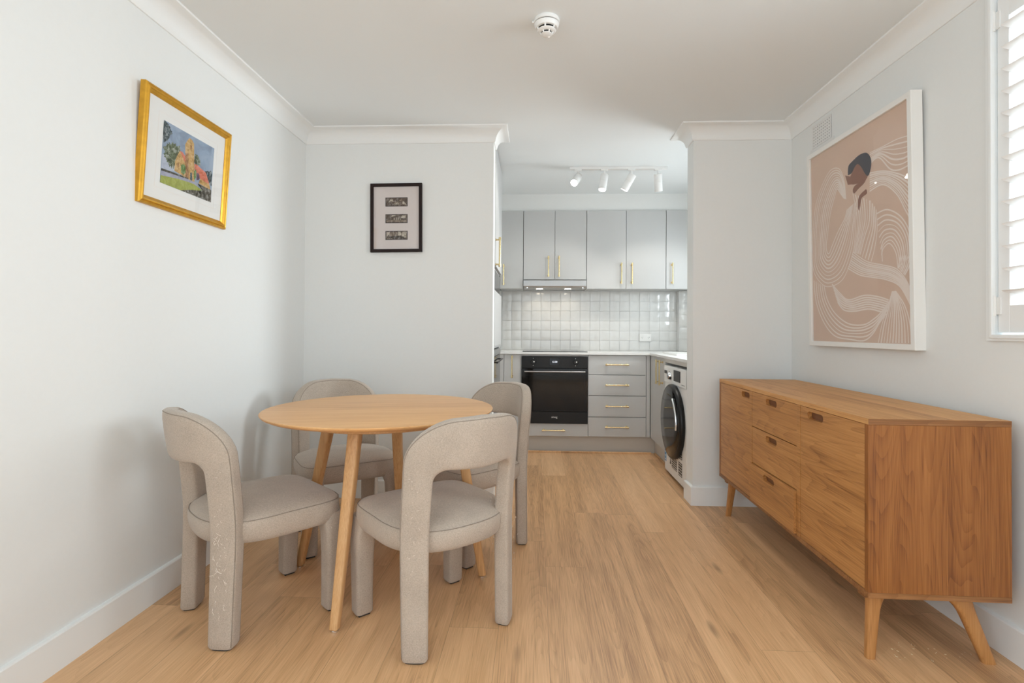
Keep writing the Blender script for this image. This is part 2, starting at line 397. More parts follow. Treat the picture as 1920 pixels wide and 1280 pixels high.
# glazed handmade splashback tiles
def tiles(bm, o, u, nrm, nu, nv, s=.1, seed=1, z0=.906):
    r = random.Random(seed); o = Vector(o); u = Vector(u); nrm = Vector(nrm)
    for i in range(nu):
        for j in range(nv):
            g = .0012
            tu, tv, dd = r.uniform(-.013, .013), r.uniform(-.013, .013), r.uniform(0, .0012)
            N = 4; grid = []
            for a in range(N + 1):
                row = []
                for b in range(N + 1):
                    x = g + (s - 2 * g) * a / N; z = g + (s - 2 * g) * b / N
                    xe = min(a, N - a); ze = min(b, N - b)
                    h = .006 + dd + tu * (x - s / 2) + tv * (z - s / 2) + r.uniform(-.0003, .0003)
                    if min(xe, ze) == 0: h -= .0022
                    row.append(bm.verts.new(o + u * (i * s + x) + Vector((0, 0, z0 + j * s + z)) + nrm * h))
                grid.append(row)
            for a in range(N):
                for b in range(N): bm.faces.new((grid[a][b], grid[a + 1][b], grid[a + 1][b + 1], grid[a][b + 1]))
bm = bmesh.new(); tiles(bm, (KL + .01, KB, 0), (1, 0, 0), (0, -1, 0), 18, 6, s=.098)
ob = struct('wall_splashback', bm, 'tile', smooth=True)
bm = bmesh.new(); box(bm, 1.39, KR - .001, 5.10, KB - .011, .9065, 1.496)
struct('wall_splashback_pier', bm, 'tile')
bm = bmesh.new(); tiles(bm, (1.395, 5.10, 0), (1, 0, 0), (0, -1, 0), 2, 5, seed=9, s=.118)
struct('wall_splashback_pier_tiles', bm, 'tile', smooth=True)
bm = bmesh.new(); tiles(bm, (KL, 4.26, 0), (0, 1, 0), (1, 0, 0), 9, 6, seed=5, s=.098)
struct('wall_splashback_left', bm, 'tile', smooth=True)
bm = bmesh.new()
box(bm, KL + .003, O2 + .04, 4.685, 4.70, 0, .014, bev=.004); box(bm, 1.062, 1.076, 4.32, 4.69, 0, .014, bev=.004)
struct('trim_3', bm, 'floor')

# window with plantation shutter on the right wall
bm = bmesh.new()
for y in (-1.749, -1.0, -.251): box(bm, XR + .06, XR + .11, y, y + .05, 0, 2.149)
for z in (.001, 2.098): box(bm, XR + .061, XR + .109, -1.748, -.202, z, z + .05)
w5 = struct('door_1', bm, 'white'); link('glass_pane', B(XR + .083, XR + .087, -1.70, -.25, .05, 2.1), 'glass', parent=w5)
bm = bmesh.new()
fo, fi = .025, 0
for y0, y1, z0, z1 in ((WY1, WY1 + .026, WZ0 - .02, WZ1 + .026), (WY0 - .026, WY0, WZ0 - .02, WZ1 + .026), (WY0, WY1, WZ0 - .02, WZ0), (WY0, WY1, WZ1, WZ1 + .026)):
    box(bm, XR - .010, XR + .158, y0, y1, z0, z1)
for y0, y1, z0, z1 in ((WY1 - .002, WY1 + .012, WZ0 - .010, WZ1 + .010), (WY0 - .01, WY1, WZ0 - .012, WZ0 + .002)):
    box(bm, XR - .016, XR, y0, y1, z0, z1, bev=.003)
w1 = struct('window_1', bm, 'trim')
bm = bmesh.new()
for y in (WY0 + .001, (WY0 + WY1) / 2 - .02, WY1 - .041): box(bm, XR + .115, XR + .15, y, y + .04, WZ0 + .001, WZ1 - .001)
for z in (WZ0 + .001, WZ1 - .041): box(bm, XR + .116, XR + .149, WY0 + .002, WY1 - .002, z, z + .04)
link('sash_frame', bm, 'white', w1)
link('glass_pane', B(XR + .13, XR + .134, WY0 + .04, WY1 - .04, WZ0 + .04, WZ1 - .04), 'glass', w1)
sh = empty('plantation_shutter', (XR, 0, 0), 0, 'white plantation shutter with open horizontal louvres in the right-hand window', 'shutter')
PY0, PY1 = .98, 1.880
bm = bmesh.new()
for y0, y1 in ((PY0, PY0 + .045), (PY1 - .045, PY1)): box(bm, .004, .032, y0, y1, 1.097, 2.262, bev=.003)
for z0, z1 in ((1.097, 1.190), (2.185, 2.262)): box(bm, .004, .032, PY0 + .045, PY1 - .045, z0, z1, bev=.002)
link('frame', bm, 'louver', sh)
for k in range(13):
    z = 1.234 + .0757 * k; bm = bmesh.new(); ring = []
    for t in range(16):
        a = 2 * pi * t / 16; u_ = .044 * cos(a); v_ = .0055 * sin(a)
        th = radians(-9); ring.append((.018 + u_ * cos(th) - v_ * sin(th), z + u_ * sin(th) + v_ * cos(th)))
    loft(bm, [[(x, y, zz) for x, zz in ring] for y in (PY0 + .047, PY1 - .047)])
    bmesh.ops.recalc_face_normals(bm, faces=bm.faces)
    link('louver', bm, 'louver', sh, smooth=True, angle=50)
for z in (1.19, 2.19):
    bm = bmesh.new(); tube(bm, [(-.004, PY1 + .003, z - .035), (-.004, PY1 + .003, z + .035)], .0045, 10); box(bm, -.001, .004, PY1 - .014, PY1 + .003, z - .03, z + .03)
    link('hinge', bm, 'white', sh)
bm = bmesh.new()
for y0, y1 in ((WY0 + .004, WY0 + .049), (PY0 - .049, PY0 - .004)): box(bm, .004, .032, y0, y1, 1.097, 2.262, bev=.003)
for z0, z1 in ((1.097, 1.190), (2.185, 2.262)): box(bm, .004, .032, WY0 + .049, PY0 - .049, z0, z1, bev=.002)
for k in range(13):
    z = 1.234 + .0757 * k
    box(bm, -.024, .060, WY0 + .051, PY0 - .051, z - .004, z + .004)
link('side_leaf', bm, 'louver', sh)

# ---- picture outlines (0..1 within each print)
ART_LINES = [
 ( [(0.419, 0.701), (0.4, 0.8), (0.341, 0.87), (0.222, 0.875), (0.073, 0.763), (0.019, 0.611), (0.007, 0.402), (0.119, 0.306), (0.243, 0.286), (0.386, 0.321), (0.489, 0.443), (0.519, 0.579), (0.536, 0.673)] , [(0.395, 0.711), (0.36, 0.741), (0.323, 0.771), (0.295, 0.743), (0.237, 0.66), (0.205, 0.572), (0.182, 0.504), (0.191, 0.467), (0.218, 0.458), (0.255, 0.494), (0.324, 0.554), (0.402, 0.609), (0.429, 0.649)] , 9 ),
 ( [(0.018, 0.332), (0.041, 0.214), (0.136, 0.101), (0.268, 0.03), (0.442, 0.014), (0.579, 0.01), (0.665, 0.042), (0.729, 0.092), (0.789, 0.13)] , [(0.147, 0.292), (0.185, 0.219), (0.275, 0.145), (0.422, 0.091), (0.582, 0.084), (0.689, 0.113), (0.751, 0.141), (0.811, 0.178), (0.84, 0.211)] , 5 ),
 ( [(0.488, 0.432), (0.619, 0.375), (0.761, 0.345), (0.873, 0.319), (0.942, 0.275), (0.993, 0.216)] , [(0.425, 0.362), (0.551, 0.318), (0.678, 0.297), (0.797, 0.277), (0.905, 0.24), (0.99, 0.152)] , 8 ),
 ( [(0.244, 0.297), (0.332, 0.246), (0.429, 0.207), (0.59, 0.22), (0.715, 0.208), (0.811, 0.188)] , [(0.304, 0.202), (0.377, 0.159), (0.496, 0.15), (0.629, 0.156), (0.731, 0.142), (0.789, 0.135)] , 6 ),
 ( [(0.841, 0.225), (0.79, 0.14), (0.748, 0.081), (0.714, 0.001)] , [(0.868, 0.224), (0.936, 0.163), (0.975, 0.088), (0.988, 0.005)] , 11 ),
 ( [(0.666, 0.865), (0.788, 0.862), (0.9, 0.861), (0.995, 0.85), (0.997, 0.85)] , [(0.664, 0.814), (0.746, 0.823), (0.839, 0.751), (0.911, 0.729), (0.998, 0.731)] , 6 ),
 ( [(0.661, 0.773), (0.782, 0.755), (0.893, 0.719), (0.962, 0.689), (0.998, 0.667)] , [(0.657, 0.691), (0.779, 0.696), (0.889, 0.633), (0.955, 0.554), (1, 0.5)] , 8 ),
 ( [(0.713, 0.578), (0.812, 0.58), (0.919, 0.532), (0.985, 0.457), (1, 0.362)] , [(0.762, 0.36), (0.765, 0.409), (0.823, 0.432), (0.876, 0.386), (0.891, 0.318)] , 8 ),
 ( [(0.492, 0.714), (0.532, 0.609), (0.528, 0.524), (0.493, 0.431)] , [(0.655, 0.65), (0.65, 0.558), (0.604, 0.492), (0.556, 0.413)] , 6 ),
 ( [(0.665, 0.648), (0.67, 0.544), (0.624, 0.468), (0.577, 0.4)] , [(0.714, 0.598), (0.72, 0.506), (0.695, 0.428), (0.661, 0.37)] , 4 ),
 ( [(0.912, 0.373), (0.901, 0.336), (0.895, 0.317)] , [(1, 0.362), (0.978, 0.319), (0.942, 0.285)] , 6 ),
]
ART_SHAPES = {
  'hair': [(0.445, 0.812), (0.452, 0.855), (0.5, 0.87), (0.569, 0.881), (0.635, 0.873), (0.671, 0.843), (0.678, 0.81), (0.661, 0.773), (0.64, 0.765), (0.609, 0.79), (0.578, 0.824), (0.545, 0.843), (0.515, 0.834), (0.485, 0.814)],
  'face': [(0.545, 0.848), (0.578, 0.824), (0.609, 0.79), (0.64, 0.765), (0.629, 0.754), (0.585, 0.748), (0.54, 0.751), (0.483, 0.76), (0.46, 0.787), (0.485, 0.814), (0.515, 0.837)],
  'neck': [(0.414, 0.819), (0.466, 0.802), (0.478, 0.761), (0.442, 0.766)],
  'hand': [(0.629, 0.754), (0.606, 0.738), (0.55, 0.724), (0.508, 0.711), (0.493, 0.73), (0.517, 0.747), (0.574, 0.751)],
  'arm': [(0.626, 0.708), (0.631, 0.686), (0.581, 0.675), (0.563, 0.636), (0.551, 0.622), (0.541, 0.65), (0.559, 0.69)],
}
CHURCH = [
  ('sky', [(0, 1), (1.0, 1), (1, 0.0), (0, 0)]),
  ('haze', [(0.015, 0.462), (0.223, 0.457), (0.25, 0.272), (0.01, 0.194)]),
  ('bluegreen', [(0, 1), (0.085, 0.971), (0.121, 0.926), (0.158, 0.868), (0.129, 0.814), (0.109, 0.739), (0.061, 0.689), (0.007, 0.661)]),
  ('tree', [(0.03, 0.597), (0.077, 0.646), (0.139, 0.69), (0.189, 0.722), (0.257, 0.71), (0.333, 0.708), (0.318, 0.634), (0.284, 0.538), (0.253, 0.418), (0.232, 0.33), (0.168, 0.308), (0.114, 0.329), (0.07, 0.412), (0.04, 0.474)]),
  ('tree', [(0.593, 0.711), (0.645, 0.722), (0.711, 0.668), (0.724, 0.603), (0.72, 0.559), (0.604, 0.564)]),
  ('bluegreen', [(0.818, 0.517), (0.913, 0.543), (0.98, 0.542), (0.998, 0.322), (0.912, 0.354)]),
  ('stone', [(0.236, 0.279), (0.238, 0.437), (0.27, 0.545), (0.31, 0.643), (0.362, 0.601), (0.423, 0.549), (0.446, 0.248)]),
  ('roof', [(0.31, 0.643), (0.358, 0.647), (0.418, 0.601), (0.428, 0.484)]),
  ('stone', [(0.447, 0.235), (0.403, 0.796), (0.439, 0.882), (0.478, 0.943), (0.53, 0.929), (0.571, 0.881), (0.63, 0.241), (0.534, 0.236)]),
  ('stonedark', [(0.447, 0.235), (0.414, 0.653), (0.47, 0.68), (0.512, 0.234)]),
  ('stonedark', [(0.501, 0.832), (0.531, 0.833), (0.536, 0.767), (0.507, 0.766)]),
  ('stonedark', [(0.279, 0.43), (0.305, 0.442), (0.311, 0.365), (0.284, 0.359)]),
  ('bluegreen', [(0.532, 0.352), (0.552, 0.375), (0.569, 0.354), (0.578, 0.247), (0.541, 0.246)]),
  ('roof', [(0.606, 0.55), (0.658, 0.553), (0.738, 0.525), (0.852, 0.488), (0.94, 0.314), (0.834, 0.322), (0.738, 0.34), (0.622, 0.349)]),
  ('stone', [(0.738, 0.34), (0.834, 0.322), (0.94, 0.314), (0.973, 0.217), (0.714, 0.246)]),
  ('bush', [(0.348, 0.421), (0.401, 0.458), (0.433, 0.418), (0.435, 0.298), (0.365, 0.295)]),
  ('bush', [(0.608, 0.426), (0.643, 0.455), (0.658, 0.364), (0.635, 0.284), (0.612, 0.289)]),
  ('purple', [(0.661, 0.421), (0.708, 0.413), (0.724, 0.32), (0.664, 0.289)]),
  ('darkgrass', [(0.008, 0.231), (0.252, 0.247), (0.503, 0.258), (0.505, 0.231), (0.255, 0.208), (0.008, 0.193)]),
  ('path', [(0.008, 0.193), (0.255, 0.215), (0.505, 0.238), (0.684, 0.241), (0.719, 0.191), (0.313, 0.166), (0.009, 0.117)]),
  ('lawn', [(0.004, 0.115), (0.312, 0.173), (0.508, 0.192), (0.626, 0.197), (0.8, 0.152), (0.548, 0.056), (0.367, 0.001), (0, 0)]),
  ('darkgrass', [(0.367, 0.001), (0.547, 0.07), (0.801, 0.145), (0.75, 0.189), (0.684, 0.234), (0.99, 0.224), (1, 0.0)]),
]

# ------------------------------------------------------------------ dining table
tb = empty('dining_table', (-.679, 2.2555, 0), radians(0), 'round light oak dining table on four splayed legs between the beige chairs', 'table')
bm = bmesh.new()
prof = [(.0, .722), (.36, .722), (.43, .724), (.468, .7305), (.484, .738), (.489, .7435), (.490, .7465), (.4885, .749), (.485, .750), (.0, .750)]
lathe(bm, prof, (0, 0, 0), (0, 0, 1), 96)
bmesh.ops.recalc_face_normals(bm, faces=bm.faces)
tt = link('tabletop', bm, 'table', tb, smooth=True, angle=35); tt.rotation_euler.z = radians(12)
for dg, rf, rt in ((-96, .408, .25), (5, .448, .328), (91, .380, .25), (168, .408, .25)):
    a = radians(dg); d = Vector((cos(a), sin(a), 0)); s = Vector((-sin(a), cos(a), 0))
    bm = bmesh.new(); rings = []
    for t in range(9):
        q = t / 8; z = .012 + (.712) * q; r = rf - (rf - rt) * q
        hw = .0165 + .0095 * q; hd = .0165 + .0075 * q
        c = d * r + Vector((0, 0, z)); ring = []
        for k in range(20):
            th = 2 * pi * k / 20; cx_, cy2 = cos(th), sin(th); e = .45
            ring.append(c + s * hw * math.copysign(abs(cx_) ** e, cx_) + d * hd * math.copysign(abs(cy2) ** e, cy2))
        rings.append(ring)
    loft(bm, rings); bmesh.ops.recalc_face_normals(bm, faces=bm.faces)
    lg = link('leg', bm, 'tleg', tb, smooth=True, angle=40)
    bm = bmesh.new(); lathe(bm, [(.013, 0), (.0155, .002), (.0155, .008), (.010, .013)], d * (rf + .001), (0, 0, 1), 20)
    bmesh.ops.recalc_face_normals(bm, faces=bm.faces)
    f_ = link('foot_glide', bm, 'chrome', lg, smooth=True, angle=30); f_['label'] = 'metal glide under the leg'
bm = bmesh.new(); lathe(bm, [(.0, .700), (.345, .700), (.35, .704), (.35, .7215), (0, .7215)], (0, 0, 0), (0, 0, 1), 48); bmesh.ops.recalc_face_normals(bm, faces=bm.faces)
link('underframe', bm, 'tleg', tb, smooth=True, angle=30)

# ------------------------------------------------------------------ chairs (local: +Y is the way the chair faces)
def fcurve(s, z):
    lean = max(0, (z - .40) / .38)
    kick = max(0, (.34 - z) / .34)
    return -.262 + 2.25 * s * s - .042 * lean ** 1.25 - .006 * kick
def arch_pair(t):
    """outer and inner outline points (s, z) for t in 0..1 from the foot of the left leg to the foot of the right"""
    sgn = -1
    if t > .5: t = 1 - t; sgn = 1
    t *= 2
    OW, IW, OT, IT, OR, IR = .226, .150, .803, .632, .145, .040
    if t < .45:
        z = t / .45; zo = (OT - OR) * z; zi = (IT - IR) * z
        zo_ = zo; taper = 1 - z
        return Vector((sgn * (OW - .006 * taper), zo_)), Vector((sgn * (IW + .004 * taper), zi))
    if t < .85:
        a = (t - .45) / .40 * pi / 2
        return Vector((sgn * (OW - OR + OR * cos(a)), OT - OR + OR * sin(a))), Vector((sgn * (IW - IR + IR * cos(a)), IT - IR + IR * sin(a)))
    q = (t - .85) / .15
    return Vector((sgn * (OW - OR) * (1 - q), OT + .004 * q)), Vector((sgn * (IW - IR) * (1 - q), IT - .004 * q))
NS = 28
def arch_ring(po, pi_, th=.056, ex=.38):
    mid = (po + pi_) / 2; hv = (po - pi_) / 2; ring = []
    for k in range(NS):
        a = 2 * pi * k / NS; c, s_ = cos(a), sin(a)
        c = math.copysign(abs(c) ** ex, c); s_ = math.copysign(abs(s_) ** ex, s_)
        p = mid + hv * c
        f = fcurve(p.x, p.y); dfx = 4.5 * p.x * .85; n = Vector((-dfx, 1)).normalized()
        puff = 1 + .05 * (1 - c * c)
        ring.append(Vector((p.x + n.x * s_ * th / 2 * puff, f + n.y * s_ * th / 2 * puff, p.y)))
    return ring
ZC = .30
def seat_outline(a, grow=0):
    c, s_ = cos(a), sin(a)
    if s_ >= 0: n, hx, hy = 6.0, .243, .236
    else: n, hx, hy = 2.35, .243, .238
    n = n if s_ >= 0 else 2.5 + 2.1 * max(0, 1 + s_ * 6) * 0
    r = (abs(c / (hx + grow)) ** n + abs(s_ / (hy + grow)) ** n) ** (-1 / n)
    return r * c, r * s_
def build_chair(name):
    root = empty(name)
    # back legs below the seat
    for side in (0, 1):
        rings = []
        for k in range(8):
            t = (.45 * .5) * (k / 7) * .50
            if side: t = 1 - t
            o_, i_ = arch_pair(t)
            zz = ZC * k / 7
            o_ = Vector((o_.x, zz)); i_ = Vector((i_.x, zz))
            if k == 0:
                pass
            rings.append(arch_ring(o_, i_))
        r0 = rings[0]; cen = sum(r0, Vector()) / NS
        bot = [cen + (p - cen) * .90 + Vector((0, 0, .006)) for p in r0]
        rings = [bot, [p + Vector((0, 0, .014)) for p in r0]] + rings[1:]
        bm = bmesh.new(); loft(bm, rings); bmesh.ops.recalc_face_normals(bm, faces=bm.faces)
        lg = link('leg', bm, 'fab', root, smooth=True, angle=60)
        for kk in (3, NS - 3):
            pts = []
            for r_ in rings[1:]:
                c_ = sum(r_, Vector()) / NS; pts.append(c_ + (r_[kk] - c_) * 1.003)
            bm = bmesh.new(); tube(bm, pts, .0016, 5); link('seam', bm, 'seam', lg, smooth=True)
        bm = bmesh.new(); loft(bm, [[Vector((p.x, p.y, z)) * 1 for p in [cen + (q - cen) * .75 for q in r0]] for z in (0, .008)])
        bmesh.ops.recalc_face_normals(bm, faces=bm.faces)
        link('foot_pad', bm, 'felt', lg)['label'] = 'dark felt foot pad'
    # arch: uprights and curved back
    rings = []
    # uprights start at ZC
    def up(side):
        out = []
        for k in range(10):
            z = ZC + (.592 - ZC) * k / 9
            o_, i_ = arch_pair(0 if not side else 1)
            zo = ZC + (.658 - ZC) * k / 9
            tp = 1 - z / .592
            sg = -1 if not side else 1
            out.append(arch_ring(Vector((sg * (.226 - .006 * tp), zo)), Vector((sg * (.150 + .004 * tp), z))))
        return out
    rings += up(0)
    N = 44
    for k in range(1, N):
        t = .225 + .55 * k / N
        rings.append(arch_ring(*arch_pair(t)))
    rings += list(reversed(up(1)))
    bm = bmesh.new(); loft(bm, rings); bmesh.ops.recalc_face_normals(bm, faces=bm.faces)
    bk = link('backrest', bm, 'fab', root, smooth=True, angle=60)
    # stitched seams along both outer corners of the arch
    for kk in (3, NS // 2 - 3 + 0, NS // 2 + 3, NS - 3):
        cenr = [sum(r, Vector()) / NS for r in rings]
        if kk in (NS // 2 - 3, NS // 2 + 3): continue
        pts = [c_ + (r[kk] - c_) * 1.003 for c_, r in zip(cenr, rings)]
        bm = bmesh.new(); tube(bm, pts, .0016, 5); link('seam', bm, 'seam', bk, smooth=True)
    # seat cushion
    NA = 64; prof = [(-.050, .338), (-.022, .340), (-.008, .346), (-.001, .360), (.004, .385), (.003, .412), (-.001, .428), (-.010, .437), (-.040, .446), (-.09, .454), (-.15, .460), (-.20, .462)]
    rings = []
    for g, z in prof:
        ring = []
        for k in range(NA):
            a = 2 * pi * k / NA; x, y = seat_outline(a, max(g, -.20))
            rr = math.hypot(x, y); drop = -.010 * max(0, -y / .23) * (rr / .24)
            ring.append(Vector((x, y, z + (drop if z > .42 else 0))))
        rings.append(ring)
    bm = bmesh.new(); loft(bm, rings); bmesh.ops.recalc_face_normals(bm, faces=bm.faces)
    st = link('seat', bm, 'fab', root, smooth=True, angle=80)
    ring = [p + Vector((p.x, p.y, 0)).normalized() * .0012 + Vector((0, 0, .0008)) for p in rings[6]]
    bm = bmesh.new(); tube(bm, ring + [ring[0]], .0014, 5, cap=False); link('seam', bm, 'seam', st, smooth=True)
    # front legs
    for sx in (-1, 1):
        rings = []
        for q, (z, hw, hd, x, y) in enumerate([(.008, .030, .028, .206, .192), (.014, .034, .032, .206, .192), (.10, .035, .033, .207, .193), (.22, .037, .036, .207, .195), (.30, .040, .040, .205, .196), (.345, .046, .046, .193, .193), (.38, .046, .046, .190, .190)]):
            rings.append([Vector((sx * x + hw * math.copysign(abs(cos(a)) ** .42, cos(a)), y + hd * math.copysign(abs(sin(a)) ** .42, sin(a)), z)) for a in [2 * pi * k / 24 for k in range(24)]])
        bm = bmesh.new(); loft(bm, rings); bmesh.ops.recalc_face_normals(bm, faces=bm.faces)
        lg = link('leg', bm, 'fab', root, smooth=True, angle=60)
        bm = bmesh.new(); box(bm, sx * .206 - .022, sx * .206 + .022, .171, .213, 0, .010); link('foot_pad', bm, 'felt', lg)['label'] = 'dark felt foot pad'
    return root
def copy_tree(o, parent=None):
    c = o.copy(); C.objects.link(c)
    if parent: c.parent = parent
    for ch in list(o.children): copy_tree(ch, c)
    return c
def threads(root, spots, seed, n, size=.007, r_=.0006):
    """loose pulled threads on worn upholstery; spots: list of (centre, half extents, outward normal)"""
    r = random.Random(seed); bm = bmesh.new()
    for _ in range(n):
        c, h, nn = r.choice(spots)
        p = Vector([c[i] + r.uniform(-1, 1) * h[i] for i in range(3)]); nn = Vector(nn)
        d = Vector((r.uniform(-1, 1), r.uniform(-1, 1), r.uniform(-1, 1))); d = (d - nn * d.dot(nn)).normalized()
        L_ = size * r.uniform(.3, 1.6)
        tube(bm, [p, p + d * L_ * .5 + nn * L_ * .35, p + d * L_ + nn * L_ * .1 + Vector((0, 0, -L_ * .2))], r_, 4)
    tag(link('loose_threads', bm, 'thread', root), kind='stuff')
grp = 'upholstered dining chairs around the table'
proto = build_chair('dining_chair')
def place(o, x, y, fx, fy, label):
    o.location = (x, y, 0); o.rotation_euler = (0, 0, math.atan2(-fx, fy))
    tag(o, label, 'chair', grp)
chairs = [proto] + [copy_tree(proto) for _ in range(3)]
place(chairs[0], -1.080, 2.001, .661, .750, 'beige fabric dining chair at the left wall with frayed pulled threads on its back leg')
place(chairs[1], -.381, 1.969, -.672, .741, 'nearest beige dining chair, its curved open back turned to the viewer before the table')
place(chairs[2], -.335, 2.672, -.68, -.73, 'beige dining chair on the far right of the table, beside the kitchen opening')
place(chairs[3], -1.020, 2.724, .56, -.83, 'beige dining chair in the far left corner behind the table')
# worn places: rear face of the legs (fabric pulled by a cat)
def leg_face(side, z0, z1):
    s = side * .187; y = fcurve(s, .3) ; n = Vector((3.8 * s, -1, 0)).normalized()
    return ((s + n.x * .030, y + n.y * .030, (z0 + z1) / 2), (.022, .017, (z1 - z0) / 2), n)
sA = leg_face(1, .10, .44); sB = leg_face(-1, .1, .6)
threads(chairs[0], [leg_face(1, .12, .40)], 3, 42, .016, .0007)
threads(chairs[0], [leg_face(1, .12, .62)], 5, 60, .005, .0006)
threads(chairs[0], [((.236, .190, .25), (.002, .025, .09), (1, 0, 0))], 4, 60, .010, .0006)
threads(chairs[1], [((.232, -.165, .36), (.002, .022, .22), (1, 0, 0)), ((-.143, -.17, .42), (.002, .022, .16), (1, 0, 0)), ((.143, -.17, .42), (.002, .02, .16), (-1, 0, 0)), leg_face(-1, .28, .62), leg_face(1, .15, .55)], 6, 170, .005, .0006)

# ------------------------------------------------------------------ sideboard
SBW, SBL, SZ0, SZ1 = .447, 1.450, .222, .810
sb = empty('sideboard', (1.094, 1.757, 0), -.0159, 'long honey oak sideboard with three drawers between two doors, along the right wall', 'sideboard')
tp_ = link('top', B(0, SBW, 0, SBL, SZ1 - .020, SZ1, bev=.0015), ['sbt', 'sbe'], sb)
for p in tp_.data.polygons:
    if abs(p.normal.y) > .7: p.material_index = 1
link('bottom_board', B(0, SBW, 0, SBL, SZ0, SZ0 + .018, bev=.0015), 'sbe', sb)
Z0_, Z1_ = SZ0 + .0182, SZ1 - .0202
for y0 in (0.0005, SBL - .0205):
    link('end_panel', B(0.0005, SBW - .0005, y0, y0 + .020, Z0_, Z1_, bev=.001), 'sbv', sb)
link('divider', B(.0005, SBW - .02, .457, .485, Z0_, Z1_, bev=.001), 'sbh', sb)
link('back_panel', B(SBW - .012, SBW - .002, .022, SBL - .022, Z0_, Z1_), 'sbv', sb)
link('carcass_interior', B(.030, SBW - .013, .022, .456, Z0_ + .001, Z1_ - .001), 'darkslot', sb)
link('carcass_interior', B(.030, SBW - .013, .486, SBL - .022, Z0_ + .001, Z1_ - .001), 'darkslot', sb)
def front(name, y0, y1, z0, z1, sy, sz, mat, pull=0, sw=.118, shh=.030, T=.020):
    bm = bmesh.new(); g = .0015
    x = .002 - pull
    outer = [(y0 + g, z0 + g), (y1 - g, z0 + g), (y1 - g, z1 - g), (y0 + g, z1 - g)]
    r = shh / 2; inner = []
    for k in range(11):
        a = -pi / 2 + pi * k / 10; inner.append((sy + sw / 2 - r + r * cos(a), sz + r * sin(a)))
    for k in range(11):
        a = pi / 2 + pi * k / 10; inner.append((sy - sw / 2 + r + r * cos(a), sz + r * sin(a)))
    es = []
    for lp in (outer, inner):
        vs = [bm.verts.new((x, a, b)) for a, b in lp]
        es += [bm.edges.new((vs[i], vs[(i + 1) % len(vs)])) for i in range(len(vs))]
    bmesh.ops.triangle_fill(bm, use_beauty=True, edges=es)
    ret = bmesh.ops.extrude_face_region(bm, geom=list(bm.faces))
    bmesh.ops.translate(bm, verts=[v for v in ret['geom'] if isinstance(v, bmesh.types.BMVert)], vec=(T, 0, 0))
    bmesh.ops.recalc_face_normals(bm, faces=bm.faces)
    o = link(name, bm, mat, sb)
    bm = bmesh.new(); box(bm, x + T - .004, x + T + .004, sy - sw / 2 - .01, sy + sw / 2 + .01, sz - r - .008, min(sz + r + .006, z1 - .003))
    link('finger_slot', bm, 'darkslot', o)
    return o
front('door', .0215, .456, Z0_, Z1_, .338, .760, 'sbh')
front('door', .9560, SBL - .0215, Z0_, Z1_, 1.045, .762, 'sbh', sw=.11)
for i, (za, zb, pl) in enumerate(((.613, Z1_, .0), (.427, .612, .0), (Z0_ + .002, .426, .012))):
    d_ = front('drawer', .486, .955, za, zb, .735, zb - .030, 'sbh', pull=pl)
    link('drawer_box', B(.024 - pl, .0295 - pl, .492, .949, za + .012, zb - .02), 'sbe', d_)
# leg frames: cross rail with two splayed legs, rounded joints
for yy in (.055, SBL - .085):
    bm = bmesh.new(); box(bm, .012, SBW - .012, yy - .012, yy + .026, SZ0 - .020, SZ0 - .0005, bev=.004)
    link('leg_rail', bm, 'sbe', sb)
    for sx in (0, 1):
        bm = bmesh.new(); rings = []
        for q in range(13):
            t = q / 12; z = (SZ0 - .004) * t + .0
            spl = .050
            # foot splays outward beyond the carcass line
            base = .052 if not sx else SBW - .10
            cxp = (base - .018 + .02 * t) if not sx else (SBW - .034 - .085 * t)
            yl = yy + .007 - (.012 * (1 - t) if yy < .5 else -.02 * (1 - t))
            flare = (.020 if not sx else .034) * max(0, (t - .70) / .30) ** 2
            hw = (.015 + .006 * t) if not sx else (.021 + .007 * t); hd = .012 + .007 * t
            ring = []
            for k in range(20):
                a = 2 * pi * k / 20; c_ = math.copysign(abs(cos(a)) ** .6, cos(a)); s_ = math.copysign(abs(sin(a)) ** .6, sin(a))
                fx = flare * (1 if (c_ > 0) == (sx == 0) else .2)
                ring.append(Vector((cxp + c_ * (hw + fx), yl + s_ * hd, z)))
            rings.append(ring)
        loft(bm, rings); bmesh.ops.recalc_face_normals(bm, faces=bm.faces)
        link('leg', bm, 'sbleg', sb, smooth=True, angle=50)
# pale crumbs on the floor by the sideboard
bm = bmesh.new(); r = random.Random(8)
for _ in range(26):
    x = r.uniform(1.22, 1.50); y = r.uniform(1.78, 1.90); a = r.uniform(0, 6.3); l = r.uniform(.002, .009)
    tube(bm, [(x, y, .001), (x + l * cos(a), y + l * sin(a), .0015)], .0008, 5)
tag(link('crumbs', bm, 'crumb'), 'tiny pale crumbs scattered on the floor under the near end of the sideboard', 'crumbs', kind='stuff')

